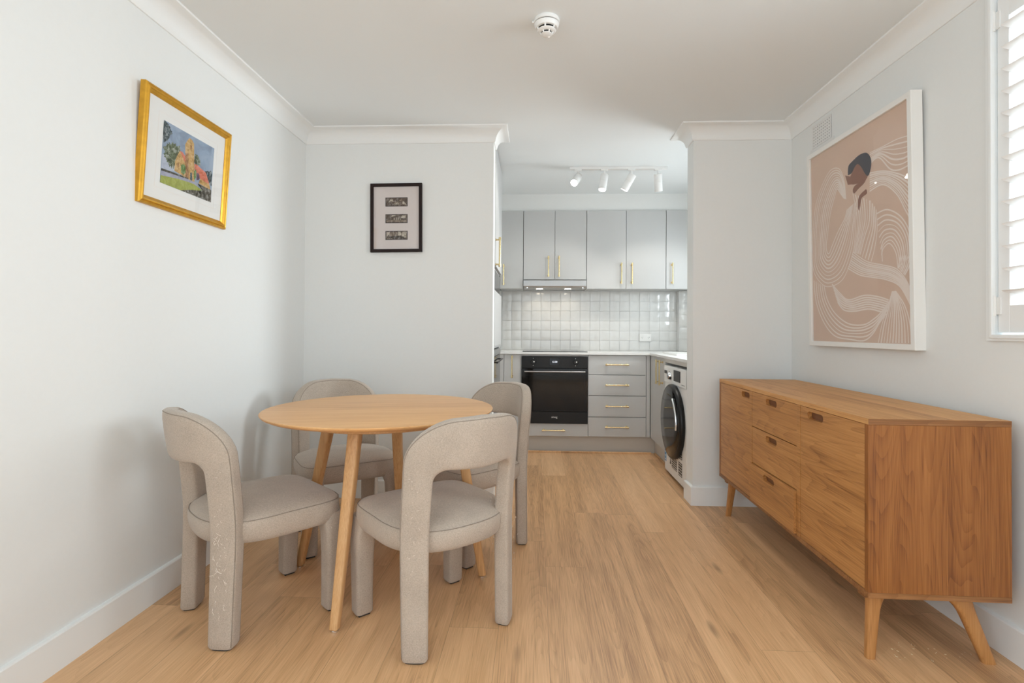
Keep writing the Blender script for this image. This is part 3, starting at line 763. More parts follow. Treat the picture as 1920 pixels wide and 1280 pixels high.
# ------------------------------------------------------------------ pictures
def poly(bm, pts, f, off, mi=0):
    """filled polygon in picture coordinates"""
    vs = [bm.verts.new(f(u, v, off)) for u, v in pts]
    es = [bm.edges.new((vs[i], vs[(i + 1) % len(vs)])) for i in range(len(vs))]
    r = bmesh.ops.triangle_fill(bm, use_beauty=True, edges=es)
    for g in r['geom']:
        if isinstance(g, bmesh.types.BMFace): g.material_index = mi
def frame_loop(bm, w, h, prof):
    """mitred frame in local XZ, centred; profile: (inset from outer edge, depth towards viewer -Y)"""
    cs = [(-w / 2, -h / 2, 1, 1), (w / 2, -h / 2, -1, 1), (w / 2, h / 2, -1, -1), (-w / 2, h / 2, 1, -1)]
    rings = [[Vector((x + sx * a, -d, z + sz * a)) for a, d in prof] for x, z, sx, sz in cs]
    R = [[bm.verts.new(p) for p in r] for r in rings]; n = len(prof)
    for i in range(4):
        a, b = R[i], R[(i + 1) % 4]
        for k in range(n):
            bm.faces.new((a[k], a[(k + 1) % n], b[(k + 1) % n], b[k]))
    bmesh.ops.recalc_face_normals(bm, faces=bm.faces)
# local frame of every picture: X right, Z up, -Y towards the viewer of the picture
def art_plain(name, col, noise, sc=25):
    if name not in MAT: MAT[name] = paint(name, col, noise, sc)
    return name
CH = dict(sky=art_plain('paint_sky_blue', srgb(142, 160, 182), .25, 10), haze=art_plain('paint_haze', srgb(176, 184, 200), .12),
          bluegreen=art_plain('paint_blue_green', srgb(62, 80, 84), .8, 55), tree=art_plain('paint_tree_green', srgb(88, 102, 70), .85, 60),
          stone=art_plain('paint_sandstone', srgb(196, 158, 96), .4, 70), stonedark=art_plain('paint_sandstone_brown', srgb(158, 112, 64), .5, 80),
          roof=art_plain('paint_red_roof', srgb(206, 116, 90), .3, 50), bush=art_plain('paint_bush_green', srgb(92, 128, 58), .5, 70),
          purple=art_plain('paint_purple_bush', srgb(92, 70, 92), .4, 70), darkgrass=art_plain('paint_dark_ground', srgb(74, 70, 56), .7, 60),
          path=art_plain('paint_path_grey', srgb(160, 162, 180), .15, 30), lawn=art_plain('paint_lawn', srgb(156, 164, 76), .2, 40))
W_, H_ = .553, .464
# on the left wall: rz turns local -Y to +X
pl_ = empty('framed_picture', (XL + .014, 2.163, 1.807), 0, 'gold-framed watercolour of a sandstone church hanging on the left wall', 'picture', rot=(radians(3.2), 0, pi / 2))
bm = bmesh.new(); frame_loop(bm, W_, H_, [(0, -.010), (0, .010), (.003, .014), (.008, .016), (.011, .0135), (.014, .0165), (.019, .0165), (.022, .0125), (.028, .009), (.034, .004), (.034, -.010)])
link('frame', bm, 'gold', pl_)
link('mat_board', B(-W_ / 2 + .030, W_ / 2 - .030, -.0015, .002, -H_ / 2 + .030, H_ / 2 - .030), 'mat', pl_)
bm = bmesh.new(); order = list(CH); pw, ph, ox, oz = .326, .252, .003, -.001
fch = lambda u, v, off: Vector((ox + (u - .5) * pw, -.0018 - off, oz + (v - .5) * ph))
rj = random.Random(11)
def ragged(k, pts):
    if k not in ('tree', 'bush', 'bluegreen', 'purple'): return pts
    P_ = catmull([(*p, 0) for p in pts] + [(*pts[0], 0)], 5)[:-1]
    cx_ = sum(p.x for p in P_) / len(P_); cz = sum(p.y for p in P_) / len(P_); out = []
    for p in P_:
        m_ = 1 + rj.uniform(-.16, .12); out.append((min(1, max(0, cx_ + (p.x - cx_) * m_)), min(1, max(0, cz + (p.y - cz) * m_))))
    return out
for i, (k, pts) in enumerate((k, ragged(k, p)) for k, p in CHURCH): poly(bm, pts, fch, i * .00004, order.index(k))
link('painting', bm, [CH[k] for k in order], pl_)
bm = bmesh.new()
for a, b_ in ((.012, .0126),):
    frame_loop(bm, pw + .05, ph + .05, [(0, .0016), (0, .0019), (.0008, .0019), (.0008, .0016)])
link('mat_ruled_line', bm, 'line', pl_)
link('glass', B(-W_ / 2 + .033, W_ / 2 - .033, -.0055, -.0045, -H_ / 2 + .033, H_ / 2 - .033), 'glass', pl_)

# dark frame on the back wall with three sepia prints
pb = empty('framed_picture', (-.915, D - .006, 1.824), 0, 'dark brown frame holding three small sepia photographs on the back wall', 'picture', rot=(0, radians(-.5), 0))
W2, H2 = .339, .448
bm = bmesh.new(); frame_loop(bm, W2, H2, [(0, -.005), (0, .014), (.002, .016), (.018, .016), (.020, .012), (.020, -.005)])
link('frame', bm, 'bframe', pb)
link('mat_board', B(-W2 / 2 + .019, W2 / 2 - .019, -.003, .002, -H2 / 2 + .019, H2 / 2 - .019), 'matb', pb)
sep = []
for i, c in enumerate([(.045, .028, .018), (.10, .065, .045), (.24, .18, .13), (.48, .42, .34)]):
    sep.append(art_plain('sepia_tone_' + 'abcd'[i], c, .5, 70))
bm_blk = None
r = random.Random(4)
shapes = {
 0: [(3, [(.12, .45), (.2, .8), (.32, .85), (.36, .5), (.25, .6)]), (2, [(.38, .2), (.42, .5), (.55, .62), (.66, .45), (.64, .15)]), (3, [(.45, .2), (.48, .4), (.56, .45), (.6, .2)]), (2, [(.6, .7), (.75, .9), (.8, .6), (.68, .55)]), (3, [(.78, .2), (.8, .6), (.93, .35), (.95, .15)]), (1, [(.05, .05), (.05, .3), (.35, .25), (.4, .05)])],
 1: [(3, [(.25, .75), (.3, .95), (.5, .93), (.48, .8)]), (3, [(.7, .55), (.75, .9), (.95, .9), (.93, .6)]), (1, [(.3, .25), (.3, .75), (.5, .88), (.72, .78), (.72, .25)]), (3, [(.37, .25), (.37, .62), (.41, .62), (.41, .25)]), (3, [(.50, .25), (.50, .66), (.53, .66), (.53, .25)]), (3, [(.58, .25), (.58, .66), (.61, .66), (.61, .25)]), (3, [(.66, .25), (.66, .62), (.69, .62), (.69, .25)]), (2, [(.02, .05), (.02, .3), (.98, .3), (.98, .05)])],
 2: [(3, [(.03, .35), (.03, .9), (.18, .92), (.16, .6)]), (3, [(.55, .4), (.58, .95), (.72, .95), (.74, .5)]), (3, [(.74, .3), (.78, .95), (.97, .95), (.97, .2)]), (2, [(.17, .4), (.17, .85), (.52, .9), (.56, .45)]), (1, [(.3, .45), (.3, .75), (.34, .75), (.34, .45)]), (1, [(.42, .5), (.42, .8), (.46, .8), (.46, .5)]), (0, [(.18, .05), (.2, .38), (.6, .45), (.85, .35), (.9, .05)]), (3, [(.04, .07), (.04, .12), (.3, .12), (.3, .07)])]}
for i, zc_ in enumerate((.104, -.005, -.114)):
    bm = bmesh.new(); pw2, ph2 = .146, .058
    box(bm, -pw2 / 2 + .001, pw2 / 2 + .001, -.0038, -.003, zc_ - ph2 / 2, zc_ + ph2 / 2, mi=0)
    fn = lambda u, v, off: Vector((.001 + (u - .5) * (pw2 - .007), -.0039 - off, zc_ + (v - .5) * (ph2 - .007)))
    poly(bm, [(0, 0), (1, 0), (1, 1), (0, 1)], fn, .0001, 2)
    for q, (mi, pts) in enumerate(shapes[i]): poly(bm, pts, fn, .0002 + .00005 * q, mi + 1)
    link('sepia_photograph', bm, ['bframe'] + sep, pb)['label'] = ('top sepia print of a leafy garden', 'middle sepia print of a columned building', 'bottom sepia print of a brick house and trees')[i]
link('glass', B(-W2 / 2 + .02, W2 / 2 - .02, -.0085, -.0075, -H2 / 2 + .02, H2 / 2 - .02), 'glass', pb)

# large white box frame on the right wall: rz turns local -Y to -X
W3, H3, D3 = .826, 1.082, .045
pr_ = empty('framed_picture', (XR - .006, 2.621, 1.563), 0, 'large white-framed peach print of a woman drawn in pale flowing lines on the right wall', 'picture', rot=(radians(.9), 0, -pi / 2))
bm = bmesh.new(); frame_loop(bm, W3, H3, [(0, 0), (0, D3), (.0015, D3 + .0015), (.024, D3 + .0015), (.0255, D3), (.0255, 0)])
link('frame', bm, 'wframe', pr_)
aw, ah = W3 - .05, H3 - .05
link('print', B(-aw / 2 - .001, aw / 2 + .001, -.034, -.030, -ah / 2 - .001, ah / 2 + .001), 'print', pr_)
fa = lambda u, v, off: Vector(((u - .5) * aw, -.0342 - off, (v - .5) * ah))
bm = bmesh.new(); r = random.Random(3)
for A_, Bb, n in ART_LINES:
    n = round(n * 1.1)
    for k in range(n):
        q = k / max(1, n - 1)
        pts = catmull([(a[0] * (1 - q) + b[0] * q, a[1] * (1 - q) + b[1] * q, 0) for a, b in zip(A_, Bb)], 7)
        pts = [(p.x * aw, p.y * ah) for p in pts]
        wd = .0060 * r.uniform(.5, 1.4); prev = None; off = .0002 + r.random() * .0002
        for i in range(len(pts)):
            a, b = pts[max(0, i - 1)], pts[min(len(pts) - 1, i + 1)]
            dx, dy = b[0] - a[0], b[1] - a[1]; l = math.hypot(dx, dy) or 1
            nx, ny = -dy / l * wd / 2, dx / l * wd / 2
            cl = lambda u, v: fa(min(.999, max(.001, u / aw)), min(.999, max(.001, v / ah)), off)
            cur = (bm.verts.new(cl(pts[i][0] + nx, pts[i][1] + ny)), bm.verts.new(cl(pts[i][0] - nx, pts[i][1] - ny)))
            if prev: bm.faces.new((prev[0], prev[1], cur[1], cur[0]))
            prev = cur
link('drawn_lines', bm, 'line', pr_)['label'] = 'pale flowing drawn lines'
bm = bmesh.new()
for i, (k, mi) in enumerate((('neck', 1), ('arm', 1), ('hand', 1), ('face', 1), ('hair', 0))):
    P_ = catmull([(*p, 0) for p in ART_SHAPES[k]] + [(*ART_SHAPES[k][0], 0)], 4)[:-1] if k != 'neck' else [Vector((*p, 0)) for p in ART_SHAPES[k]]
    poly(bm, [(p.x, p.y) for p in P_], fa, .0006 + i * .0001, mi)
link('drawn_figure', bm, ['hair', 'skin'], pr_)
link('glass', B(-aw / 2, aw / 2, -.0395, -.0385, -ah / 2, ah / 2), 'glass', pr_)

# ------------------------------------------------------------------ wall vent
vt = empty('wall_vent', (XR, 2.985, 2.225), 0, 'white plastic wall vent grille above the large print', 'vent')
V0, V1, Z_0, Z_1 = -.098, .098, -.066, .066
link('cavity', B(-.002, -.001, V0 + .01, V1 - .01, Z_0 + .008, Z_1 - .008), 'ventd', vt)
bm = bmesh.new(); nx_, nz_ = 9, 7
for i in range(nx_ + 1):
    y = V0 + .010 + (V1 - V0 - .02) * i / nx_; box(bm, -.0040, -.0022, y - .0056, y + .0056, Z_0, Z_1)
for i in range(nz_ + 1):
    z = Z_0 + .008 + (Z_1 - Z_0 - .016) * i / nz_; box(bm, -.0039, -.0022, V0, V1, z - .0056, z + .0056)
link('grille', bm, 'vent', vt)
link('backing_plate', B(-.0035, -.0001, V0 - .022, V1 + .022, Z_0 - .02, Z_0, bev=.001), 'vent', vt)

# ------------------------------------------------------------------ smoke detector
sd = empty('smoke_detector', (.036, 2.163, H), 0, 'round white smoke detector with black slots on the ceiling', 'smoke detector')
bm = bmesh.new(); lathe(bm, [(.052, 0), (.054, -.004), (.054, -.014), (.052, -.016)], (0, 0, 0), (0, 0, 1), 48); bmesh.ops.recalc_face_normals(bm, faces=bm.faces)
link('base', bm, 'white', sd, smooth=True, angle=40)
bm = bmesh.new(); lathe(bm, [(.048, -.015), (.048, -.0185)], (0, 0, 0), (0, 0, 1), 48); lathe(bm, [(.036, -.036), (.036, -.046)], (0, 0, 0), (0, 0, 1), 48); lathe(bm, [(.021, -.046), (.021, -.062)], (0, 0, 0), (0, 0, 1), 48)
bmesh.ops.recalc_face_normals(bm, faces=bm.faces); link('sensor_chamber', bm, 'bplast', sd, smooth=True, angle=40)
bm = bmesh.new()
lathe(bm, [(.049, -.0185), (.052, -.020), (.0505, -.027), (.045, -.0365), (.042, -.0375), (.034, -.0378)], (0, 0, 0), (0, 0, 1), 48)
lathe(bm, [(.034, -.0460), (.0395, -.0465), (.038, -.049), (.030, -.0535), (.020, -.0535)], (0, 0, 0), (0, 0, 1), 48)
lathe(bm, [(.020, -.060), (.0235, -.0605), (.023, -.063), (.018, -.066), (.006, -.0675), (0, -.0675)], (0, 0, 0), (0, 0, 1), 48)
for k in range(6):
    a = 2 * pi * k / 6 + .35; c, s_ = cos(a), sin(a)
    tube(bm, [(.041 * c, .041 * s_, -.035), (.037 * c, .037 * s_, -.047)], .0035, 6)
    a += .6; c, s_ = cos(a), sin(a)
    tube(bm, [(.027 * c, .027 * s_, -.052), (.021 * c, .021 * s_, -.062)], .003, 6)
bmesh.ops.recalc_face_normals(bm, faces=bm.faces); link('cover', bm, 'white', sd, smooth=True, angle=40)
bm = bmesh.new(); box(bm, -.061, -.052, -.004, .004, -.014, -.006, bev=.001); link('locking_tab', bm, 'white', sd)

# ------------------------------------------------------------------ kitchen
DK = 4.675        # front plane of the back run
def handle(parent, p, axis, length, out, r=.0060):
    """brass bar pull: knurled bar on two round posts; p centre on the door face, out = direction off the face"""
    bm = bmesh.new(); p = Vector(p); a = Vector(axis); n = Vector(out); so = .030
    c = p + n * so
    tube(bm, [c - a * length / 2, c + a * length / 2], r, 12)
    for s in (-1, 1):
        q = p + a * s * (length / 2 - .016)
        tube(bm, [q, q + n * .003], r * 1.6, 12); tube(bm, [q + n * .001, q + n * so], r * .85, 10)
        e = c + a * s * (length / 2); tube(bm, [e - a * s * .016, e + a * s * .001], r * 1.3, 12)
    bmesh.ops.recalc_face_normals(bm, faces=bm.faces)
    o = link('handle', bm, 'brass', parent, smooth=True, angle=40); o['label'] = 'brushed brass bar handle'; return o
def dbox(x0, x1, y0, y1, z0, z1, b=.0015): return B(x0, x1, y0, y1, z0, z1, bev=b)
g = .0016
TD = .018
# corner cupboard left of the oven
c = empty('base_cabinet', (0, 0, 0), 0, 'narrow grey base cupboard with an upright brass handle left of the oven', 'cabinet', 'grey base cabinets')
link('body', B(KL + .003, -.135, DK + TD, KB - .002, .150, .884), 'cab', c)
link('filler_panel', dbox(KL + .003, -.292, DK, DK + TD, .150, .882), 'cab', c)
d = link('door', dbox(-.290 + g, -.135 - g, DK, DK + TD, .150, .882), 'cab', c); handle(d, (-.216, DK, .772), (0, 0, 1), .200, (0, -1, 0))
# oven housing
c = empty('base_cabinet', (0, 0, 0), 0, 'grey base cabinet housing the black oven with a drawer below it', 'cabinet', 'grey base cabinets')
bm = bmesh.new(); box(bm, -.1345, -.131, DK + .001, KB - .002, .150, .884); box(bm, .467, .4695, DK + .001, KB - .002, .150, .884); box(bm, -.131, .467, DK + .02, KB - .002, .150, .262); box(bm, -.131, .467, KB - .02, KB - .002, .262, .884)
link('body', bm, 'cab', c)
link('top_rail', dbox(-.130, .4665, DK + .004, DK + .05, .868, .884, .001), 'cab', c)
d = link('drawer', dbox(-.1345, .468 - g, DK, DK + TD, .150, .262), 'cab', c); handle(d, (.160, DK, .206), (1, 0, 0), .206, (0, -1, 0))
# drawers
c = empty('base_cabinet', (0, 0, 0), 0, 'grey base cabinet of four drawers right of the oven', 'cabinet', 'grey base cabinets')
link('body', B(.4698, 1.020, DK + TD, KB - .002, .150, .884), 'cab', c)
for z0, z1 in ((.706, .882), (.519, .704), (.328, .517), (.150, .326)):
    d = link('drawer', dbox(.470 + g, .985 - g, DK, DK + TD, z0 + g, z1 - g), 'cab', c)
    handle(d, (.724, DK, z0 + (z1 - z0) * .52), (1, 0, 0), .206, (0, -1, 0))
link('filler_panel', dbox(.987, 1.020, DK, DK + TD, .150, .882), 'cab', c)
# right run corner cupboard with folding door
RX = 1.024
c = empty('base_cabinet', (0, 0, 0), 0, 'grey corner base cupboard with two upright brass handles beside the washing machine', 'cabinet', 'grey base cabinets')
bm = bmesh.new()
for a in ((RX + TD, KR - .002, 4.150, 4.168, .150, .884), (RX + TD, KR - .002, 4.642, 4.660, .150, .884), (RX + TD, KR - .002, 4.168, 4.642, .150, .168), (KR - .02, KR - .002, 4.168, 4.642, .168, .884)): box(bm, *a)
link('body', bm, 'cab', c)
link('filler_panel', dbox(RX, RX + TD, 4.612, DK - .002, .150, .882), 'cab', c)
d = link('door', dbox(RX, RX + TD, 4.150, 4.610, .150, .882), 'cab', c)
handle(d, (RX, 4.335, .765), (0, 0, 1), .200, (-1, 0, 0)); handle(d, (RX, 4.225, .765), (0, 0, 1), .200, (-1, 0, 0))
k = empty('kickboard', (0, 0, 0), 0, 'grey plinth board running under the kitchen base cabinets', 'kickboard')
link('back_plinth', B(KL + .003, RX + .05, DK + .05, DK + .066, .0, .149), 'kick', k)
link('side_plinth', B(RX + .05, RX + .066, 4.150, DK + .05, 0, .149), 'kick', k)
# worktop
bm = bmesh.new(); FX = RX - .012
box(bm, KL + .002, KR - .001, DK - .020, KB - .0005, .885, .905, bev=.002)
box(bm, FX, 1.13, 3.475, DK - .0205, .885, .905); box(bm, 1.51, KR - .001, 3.475, DK - .0205, .885, .905)
box(bm, 1.13, 1.51, 3.475, 4.185, .885, .905); box(bm, 1.13, 1.51, 4.615, DK - .0205, .885, .905)
wt = tag(link('worktop', bm, 'stone'), 'thin white stone worktop running over the grey base cabinets and washing machine', 'worktop')
bm = bmesh.new(); box(bm, FX + .003, FX + .018, 3.5, 4.14, .856, .8845); 
link('front_rail', bm, 'kick', wt)
bm = bmesh.new(); box(bm, KR - .10, KR - .002, 3.48, 3.50, .0, .884); link('rear_support', bm, 'dark', wt)
# sink set into the worktop
sk = empty('kitchen_sink', (1.32, 4.40, .905), 0, 'white inset sink on the right-hand worktop, partly hidden by the wall end', 'sink')
bm = bmesh.new()
w0, w1_, l0, l1 = -.185, .185, -.21, .21
sec = [(.022, 0.0005), (.022, .010), (.016, .014), (0, .014), (-.006, .010), (-.010, -.10), (-.02, -.120)]
cs = [(w0, l0, -1, -1), (w1_, l0, 1, -1), (w1_, l1, 1, 1), (w0, l1, -1, 1)]
R = [[bm.verts.new((x + sx * a * (.8 if a > 0 else 1), y + sy * a * (.8 if a > 0 else 1), z)) for a, z in sec] for x, y, sx, sy in cs]
for i in range(4):
    a, b = R[i], R[(i + 1) % 4]
    for q in range(len(sec) - 1): bm.faces.new((a[q], a[q + 1], b[q + 1], b[q]))
bm.faces.new([R[i][-1] for i in range(4)]); bmesh.ops.recalc_face_normals(bm, faces=bm.faces)
link('basin', bm, 'porcelain', sk)
bm = bmesh.new(); lathe(bm, [(.02, 0.001), (.02, .02), (.014, .03), (.012, .16)], (.235, 0, 0), (0, 0, 1), 20)
tube(bm, catmull([(.235, 0, .15), (.225, 0, .26), (.16, 0, .31), (.09, 0, .28), (.07, 0, .22)], 6), .010, 12); bmesh.ops.recalc_face_normals(bm, faces=bm.faces)
ft = link('tap', bm, 'chrome', sk, smooth=True, angle=40)

# oven
ov = empty('oven', (.168, DK, .262), 0, 'built-in black glass oven with a long steel handle', 'oven')
OW2 = .2985
link('body', B(-.295, .295, .012, .50, .006, .600), 'bplast', ov)
link('control_panel', B(-OW2, OW2, -.010, .011, .500, .602, bev=.002), 'bplast', ov)
od = link('door', B(-OW2, OW2, -.014, .011, .110, .497, bev=.003), 'bglass', ov)
bm = bmesh.new(); frame_loop(bm, .44 + .10, .32, [(0, .0), (0, .0008), (.002, .0008), (.002, 0)]); 
lf = link('window_border', bm, 'bplast', od); lf.location = (0, -.0142, .275)
link('lower_panel', B(-OW2, OW2, -.012, .011, .002, .107, bev=.002), 'bplast', ov)
bm = bmesh.new(); tube(bm, [(-.272, -.045, .470), (.272, -.045, .470)], .0065, 14)
for x in (-.25, .25): tube(bm, [(x, -.013, .470), (x, -.045, .470)], .006, 10)
bmesh.ops.recalc_face_normals(bm, faces=bm.faces); link('handle', bm, 'steel', od, smooth=True, angle=40)['label'] = 'long steel bar handle'
for x in (-.190, .190):
    bm = bmesh.new(); lathe(bm, [(.024, -.010), (.024, -.026), (.021, -.030), (.0, -.030)], (x, 0, .556), (0, 1, 0), 28); bmesh.ops.recalc_face_normals(bm, faces=bm.faces)
    kn = link('knob', bm, 'bplast', ov, smooth=True, angle=30)
    bm = bmesh.new()
    for dz, rr in ((0.001, .006),):
        dy = -.0305
        lathe(bm, [(rr, 0), (rr, -.001)], (x + (.004 if abs(dz) < .01 else 0), dy, .556 + dz), (0, 1, 0), 14)
    bmesh.ops.recalc_face_normals(bm, faces=bm.faces); link('pointer_dot', bm, 'mat', kn)
    for dz, rr in ((.031, .0022), (-.034, .0030)):
        bm = bmesh.new(); lathe(bm, [(rr, 0), (rr, -.001)], (x - .003, -.0102, .556 + dz), (0, 1, 0), 14); bmesh.ops.recalc_face_normals(bm, faces=bm.faces); link('panel_mark', bm, 'mat', ov)
link('display', B(-.044, .044, -.0112, -.0101, .528, .586), 'bglass', ov)
text_mesh('clock_digits', '12:30', .022, 'disp', ov, (0, -.0116, .556), (pi / 2, 0, 0), .0002)
text_mesh('brand_lettering', 'smeg', .026, 'mat', ov, (0, -.0124, .060), (pi / 2, 0, 0), .0003)
# cooktop
ck = empty('cooktop', (.172, DK + .29, .905), 0, 'thin black glass cooktop set on the white worktop above the oven', 'cooktop')
link('glass_surface', B(-.295, .295, -.255, .205, .0005, .006, bev=.001), 'bglass', ck)
for x, y, r_ in ((-.15, -.12, .09), (.15, -.12, .075), (-.15, .12, .075), (.15, .12, .09)):
    bm = bmesh.new(); tube(bm, [(x + r_ * cos(t), y + r_ * sin(t), .0062) for t in [2 * pi * q / 40 for q in range(41)]], .0006, 4)
    link('cooking_zone_ring', bm, 'steel', ck)

# wall cabinets
UY = 4.900; UB, UT = 1.497, 2.236
def upper(label, x0, x1, z0, hx, hz, doors=1):
    c = empty('wall_cabinet', (0, 0, 0), 0, label, 'cabinet', 'grey wall cabinets')
    link('body', B(x0 + .0005, x1 - .0005, UY + TD + .001, KB - .001, z0 + .001, UT - .001), 'cab', c)
    w = (x1 - x0) / doors
    for i in range(doors):
        d = link('door', dbox(x0 + w * i + g, x0 + w * (i + 1) - g, UY, UY + TD, z0, UT), 'cab', c)
        handle(d, (hx[i], UY, hz), (0, 0, 1), .196, (0, -1, 0))
upper('narrow grey wall cupboard at the left end of the row', KL + .006, -.127, UB, (-.312,), 1.626)
upper('short two-door grey wall cupboard above the range hood', -.125, .470, 1.584, (.112, .212), 1.705, 2)
upper('wide two-door grey wall cupboard right of the range hood', .472, 1.212, UB, (.796, .894), 1.640, 2)
upper('grey wall cupboard at the right end of the row beside the pier', 1.214, KR - .003, UB, (1.268,), 1.640)
# range hood
hd = empty('range_hood', (.1725, UY, 1.497), 0, 'slim stainless steel range hood with two lit lamps over the cooktop', 'range hood')
bm = bmesh.new(); hw = .296
sec = [(-.014, .012), (-.018, .022), (-.018, .075), (-.012, .082), (.28, .082), (.28, .004), (0.02, .004)]
loft(bm, [[(x, y, z) for y, z in sec] for x in (-hw, hw)]); bmesh.ops.recalc_face_normals(bm, faces=bm.faces)
link('body', bm, 'steel', hd)
bm = bmesh.new(); box(bm, -.14, .14, -.0185, -.018, .030, .070); link('front_panel', bm, 'steel', hd)
for s in (-1, 1):
    bm = bmesh.new(); lathe(bm, [(.010, 0), (.010, .010), (.006, .014)], (s * .262, -.010, .012), (0, 0, -1), 16); bmesh.ops.recalc_face_normals(bm, faces=bm.faces)
    link('switch_knob', bm, 'chrome', hd, smooth=True, angle=40)
for x in (-.1425, .1275):
    bm = bmesh.new(); lathe(bm, [(.030, .0038), (.030, .001), (.028, .0005)], (x, .075, 0), (0, 0, 1), 24); bmesh.ops.recalc_face_normals(bm, faces=bm.faces)
    link('lamp', bm, 'hoodlamp', hd)
# power point
po = empty('power_outlet', (1.083, KB - .012, 1.036), 0, 'white double power outlet on the tiled splashback', 'power outlet')
link('plate', B(-.058, .058, -.008, .003, -.037, .037, bev=.002), 'white', po)
bm = bmesh.new()
for x in (-.032, .032):
    for dx, dz in ((-.006, .004), (.006, .004), (0, -.008)): box(bm, x + dx - .001, x + dx + .001, -.0085, -.0078, dz - .004, dz + .004)
link('socket_slots', bm, 'dark', po)
for x in (-.014, .014): link('switch', B(x - .005, x + .005, -.0105, -.008, .012, .026, bev=.001), 'white', po)

# tall unit at the left of the kitchen opening
TX0, TX1, TY0, TY1 = KL - .25, -.288, 3.560, 4.240
tc = empty('tall_cabinet', (0, 0, 0), 0, 'tall grey kitchen unit with large brass handle inside the left edge of the opening', 'cabinet')
bm = bmesh.new(); X_ = TX1 - TD
box(bm, TX0, X_, TY0, TY0 + .018, 0, 2.39); box(bm, TX0, X_, TY1 - .018, TY1, 0, 2.39); box(bm, TX0, TX0 + .012, TY0 + .018, TY1 - .018, 0, 2.39)
for z in (.150, .964, 1.366, 1.534, 2.372): box(bm, TX0 + .012, X_, TY0 + .018, TY1 - .018, z, z + .016)
link('body', bm, 'cab', tc)
d = link('door', dbox(X_ + .001, TX1, TY0 + g, TY1 - g, 1.552, 2.388), 'cab', tc); handle(d, (TX1, TY0 + .05, 1.645), (0, 0, 1), .205, (1, 0, 0), .007)
link('middle_panel', dbox(X_ + .001, TX1, TY0 + g, TY1 - g, .985, 1.376), 'cab', tc)
mo = empty('microwave', (TX1 - .2, 3.9, 1.383), 0, 'black microwave in the niche of the tall kitchen unit', 'microwave')
link('body', B(-.03, .178, -.30, .30, .0, .148, bev=.004), 'bplast', mo); link('door', B(.179, .190, -.298, .298, .003, .146, bev=.003), 'bglass', mo)
mo2 = empty('dishwasher', (TX1 - .2, 3.9, .168), 0, 'black dishwasher with a steel top strip low in the tall kitchen unit', 'dishwasher')
link('body', B(-.035, .178, -.315, .315, .0, .790), 'bplast', mo2); link('door', B(.179, .196, -.313, .313, .003, .740, bev=.003), 'bglass', mo2)
link('control_strip', B(.179, .198, -.313, .313, .744, .788, bev=.002), 'steel', mo2)
bm = bmesh.new(); tube(bm, [(.215, -.27, .70), (.215, .27, .70)], .006, 12)
for y in (-.25, .25): tube(bm, [(.195, y, .70), (.215, y, .70)], .005, 8)
link('handle', bm, 'bplast', mo2, smooth=True, angle=40)

# washing machine (front faces -X)
WX = 1.018
wm = empty('washing_machine', (WX, 3.838, 0), 0, 'white front-loading washing machine with a big round black door under the worktop', 'washing machine')
bm = bmesh.new(); box(bm, 0.0, .49, -.298, .298, .018, .835, bev=.012)
link('body', bm, 'metalwhite', wm)
link('base_gap', B(.02, .48, -.29, .29, .0, .0175), 'dark', wm)
link('control_panel', B(-.006, .0005, -.296, .296, .705, .832, bev=.004), 'white', wm)
link('detergent_drawer', B(-.009, -.0055, .180, .285, .745, .815, bev=.002), 'white', wm)
link('drawer_grip', B(-.0105, -.0085, .190, .272, .772, .797, bev=.001), 'bplast', wm)
bm = bmesh.new(); lathe(bm, [(.030, -.002), (.030, .006), (.026, .024), (.022, .027), (0, .027)], (-.006, .090, .765), (-1, 0, 0), 32); bmesh.ops.recalc_face_normals(bm, faces=bm.faces)
link('program_knob', bm, 'chrome', wm, smooth=True, angle=35)
link('display', B(-.009, -.0055, -.16, .010, .735, .815, bev=.002), 'bplast', wm)
bm = bmesh.new()
for i in range(5): box(bm, -.0070, -.0062, -.20 - i * .016, -.193 - i * .016, .722, .727)
for i in range(6): box(bm, -.0070, -.0062, .130, .150, .742 + i * .010, .745 + i * .010)
link('panel_marks', bm, 'bplast', wm)
dr = empty('door', (-.004, .255, .44), 0); dr.parent = wm; dr.rotation_euler = (0, 0, radians(0.6))
cen = (0, -.255, 0)
bm = bmesh.new(); lathe(bm, [(.258, -.002), (.268, .004), (.271, .016), (.269, .030), (.262, .037), (.250, .039)], cen, (-1, 0, 0), 64); bmesh.ops.recalc_face_normals(bm, faces=bm.faces)
link('door_rim', bm, 'bplast', dr, smooth=True, angle=40)
bm = bmesh.new(); lathe(bm, [(.256, .036), (.250, .0405), (.14, .0425), (0, .043)], cen, (-1, 0, 0), 64); bmesh.ops.recalc_face_normals(bm, faces=bm.faces)
link('door_glass', bm, 'bglass', dr, smooth=True, angle=60)
bm = bmesh.new(); pts = [(-.048, -.255 - .205 * cos(a), .205 * sin(a)) for a in [radians(x) for x in range(-8, 64, 6)]]
tube(bm, pts, .009, 10); bmesh.ops.recalc_face_normals(bm, faces=bm.faces); link('handle', bm, 'chrome', dr, smooth=True, angle=50)['label'] = 'curved chrome grip'
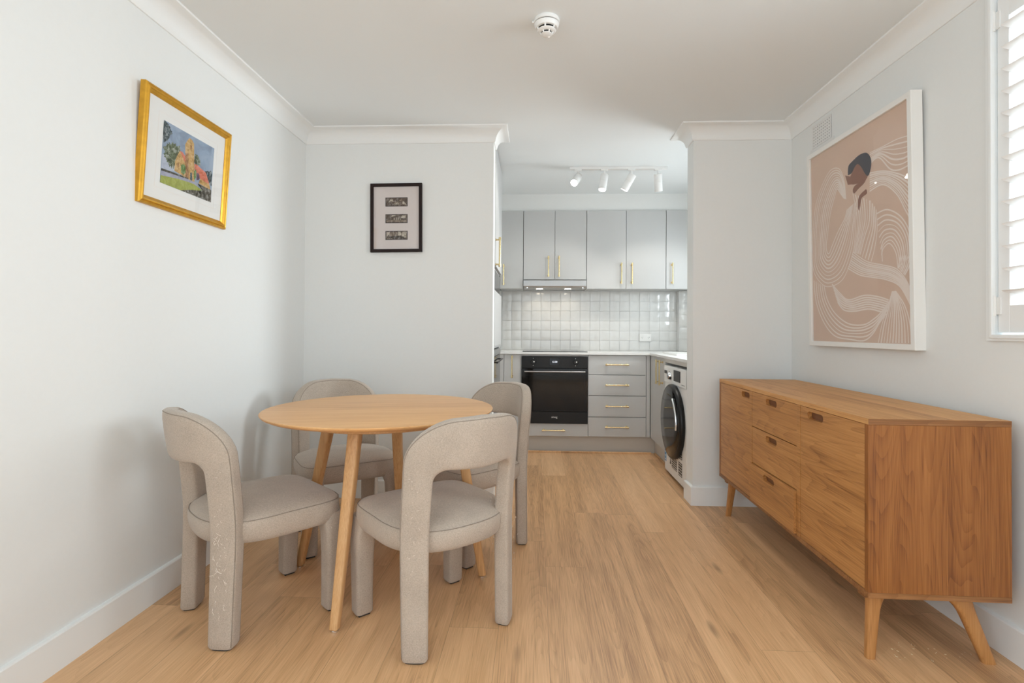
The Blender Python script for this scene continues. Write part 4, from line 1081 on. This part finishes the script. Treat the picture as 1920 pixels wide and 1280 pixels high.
# stickers low on the front
col = dict(yellow=plain('sticker_yellow', (.75, .55, .10), .5), blue=plain('sticker_blue', (.10, .28, .50), .5))
def sticker(name, y0, y1, z0, z1, base, lines, rows=4):
    o = link(name, B(-.0013, -.0003, y0, y1, z0, z1), base, wm)
    bm = bmesh.new(); r = random.Random(int(z0 * 1000))
    for i in range(rows):
        zz = z1 - (z1 - z0) * (i + .5) / rows
        y = y1 - .006
        while y > y0 + .010:
            l = r.uniform(.008, .03); box(bm, -.0018, -.0014, max(y0 + .004, y - l), y, zz - .003, zz + .003); y -= l + .005
    link('sticker_print', bm, lines, o)
sticker('energy_label', .240, .290, .20, .28, col['yellow'], 'mat', 3)
sticker('water_label', .240, .290, .09, .175, col['blue'], 'mat', 3)
sticker('feature_label', -.055, .080, .085, .165, 'bplast', 'mat', 5)
sticker('feature_label', -.190, -.100, .20, .275, 'bplast', 'mat', 4)
sticker('feature_label', -.190, -.100, .08, .175, 'bplast', 'mat', 5)
bm = bmesh.new(); vs = [bm.verts.new((-.0015, y, z)) for y, z in ((.10, .10), (.135, .10), (.1175, .150))]; bm.faces.new(vs); ret = bmesh.ops.extrude_face_region(bm, geom=list(bm.faces)); bmesh.ops.translate(bm, verts=[v for v in ret['geom'] if isinstance(v, bmesh.types.BMVert)], vec=(.001, 0, 0)); bmesh.ops.recalc_face_normals(bm, faces=bm.faces)
link('warning_triangle', bm, 'bplast', wm)

# ------------------------------------------------------------------ track light
tl = empty('track_light', (.642, 4.125, H), 0, 'white ceiling track light with four cylinder spot heads over the kitchen floor', 'track light')
link('rail', B(-.384, .384, -.017, .017, -.020, 0, bev=.002), 'metalwhite', tl)
for i, ((x, y), dv) in enumerate(SPOTS):
    v = Vector(dv).normalized(); lx = x - .642; bm = bmesh.new()
    tube(bm, [(lx, 0, -.018), (lx, 0, -.080)], .007, 10); box(bm, lx - .028, lx + .028, -.014, .014, -.030, -.0195, bev=.002)
    bmesh.ops.recalc_face_normals(bm, faces=bm.faces)
    st = link('spot_head_mount', bm, 'metalwhite', tl, smooth=True, angle=40)
    c0 = Vector((lx, 0, -.080)); bm = bmesh.new()
    lathe(bm, [(.0, -.022), (.028, -.022), (.031, -.018), (.031, .040), (.0300, .041), (.0300, .043), (.031, .044), (.031, .112), (.027, .114), (.027, .106), (0, .106)], c0, v, 32)
    bmesh.ops.recalc_face_normals(bm, faces=bm.faces); hdh = link('spot_head', bm, 'metalwhite', st, smooth=True, angle=40)
    bm = bmesh.new(); lathe(bm, [(.0265, .1065), (.0265, .110), (0, .110)], c0, v, 24); bmesh.ops.recalc_face_normals(bm, faces=bm.faces)
    link('lamp_face', bm, 'lamp', st)
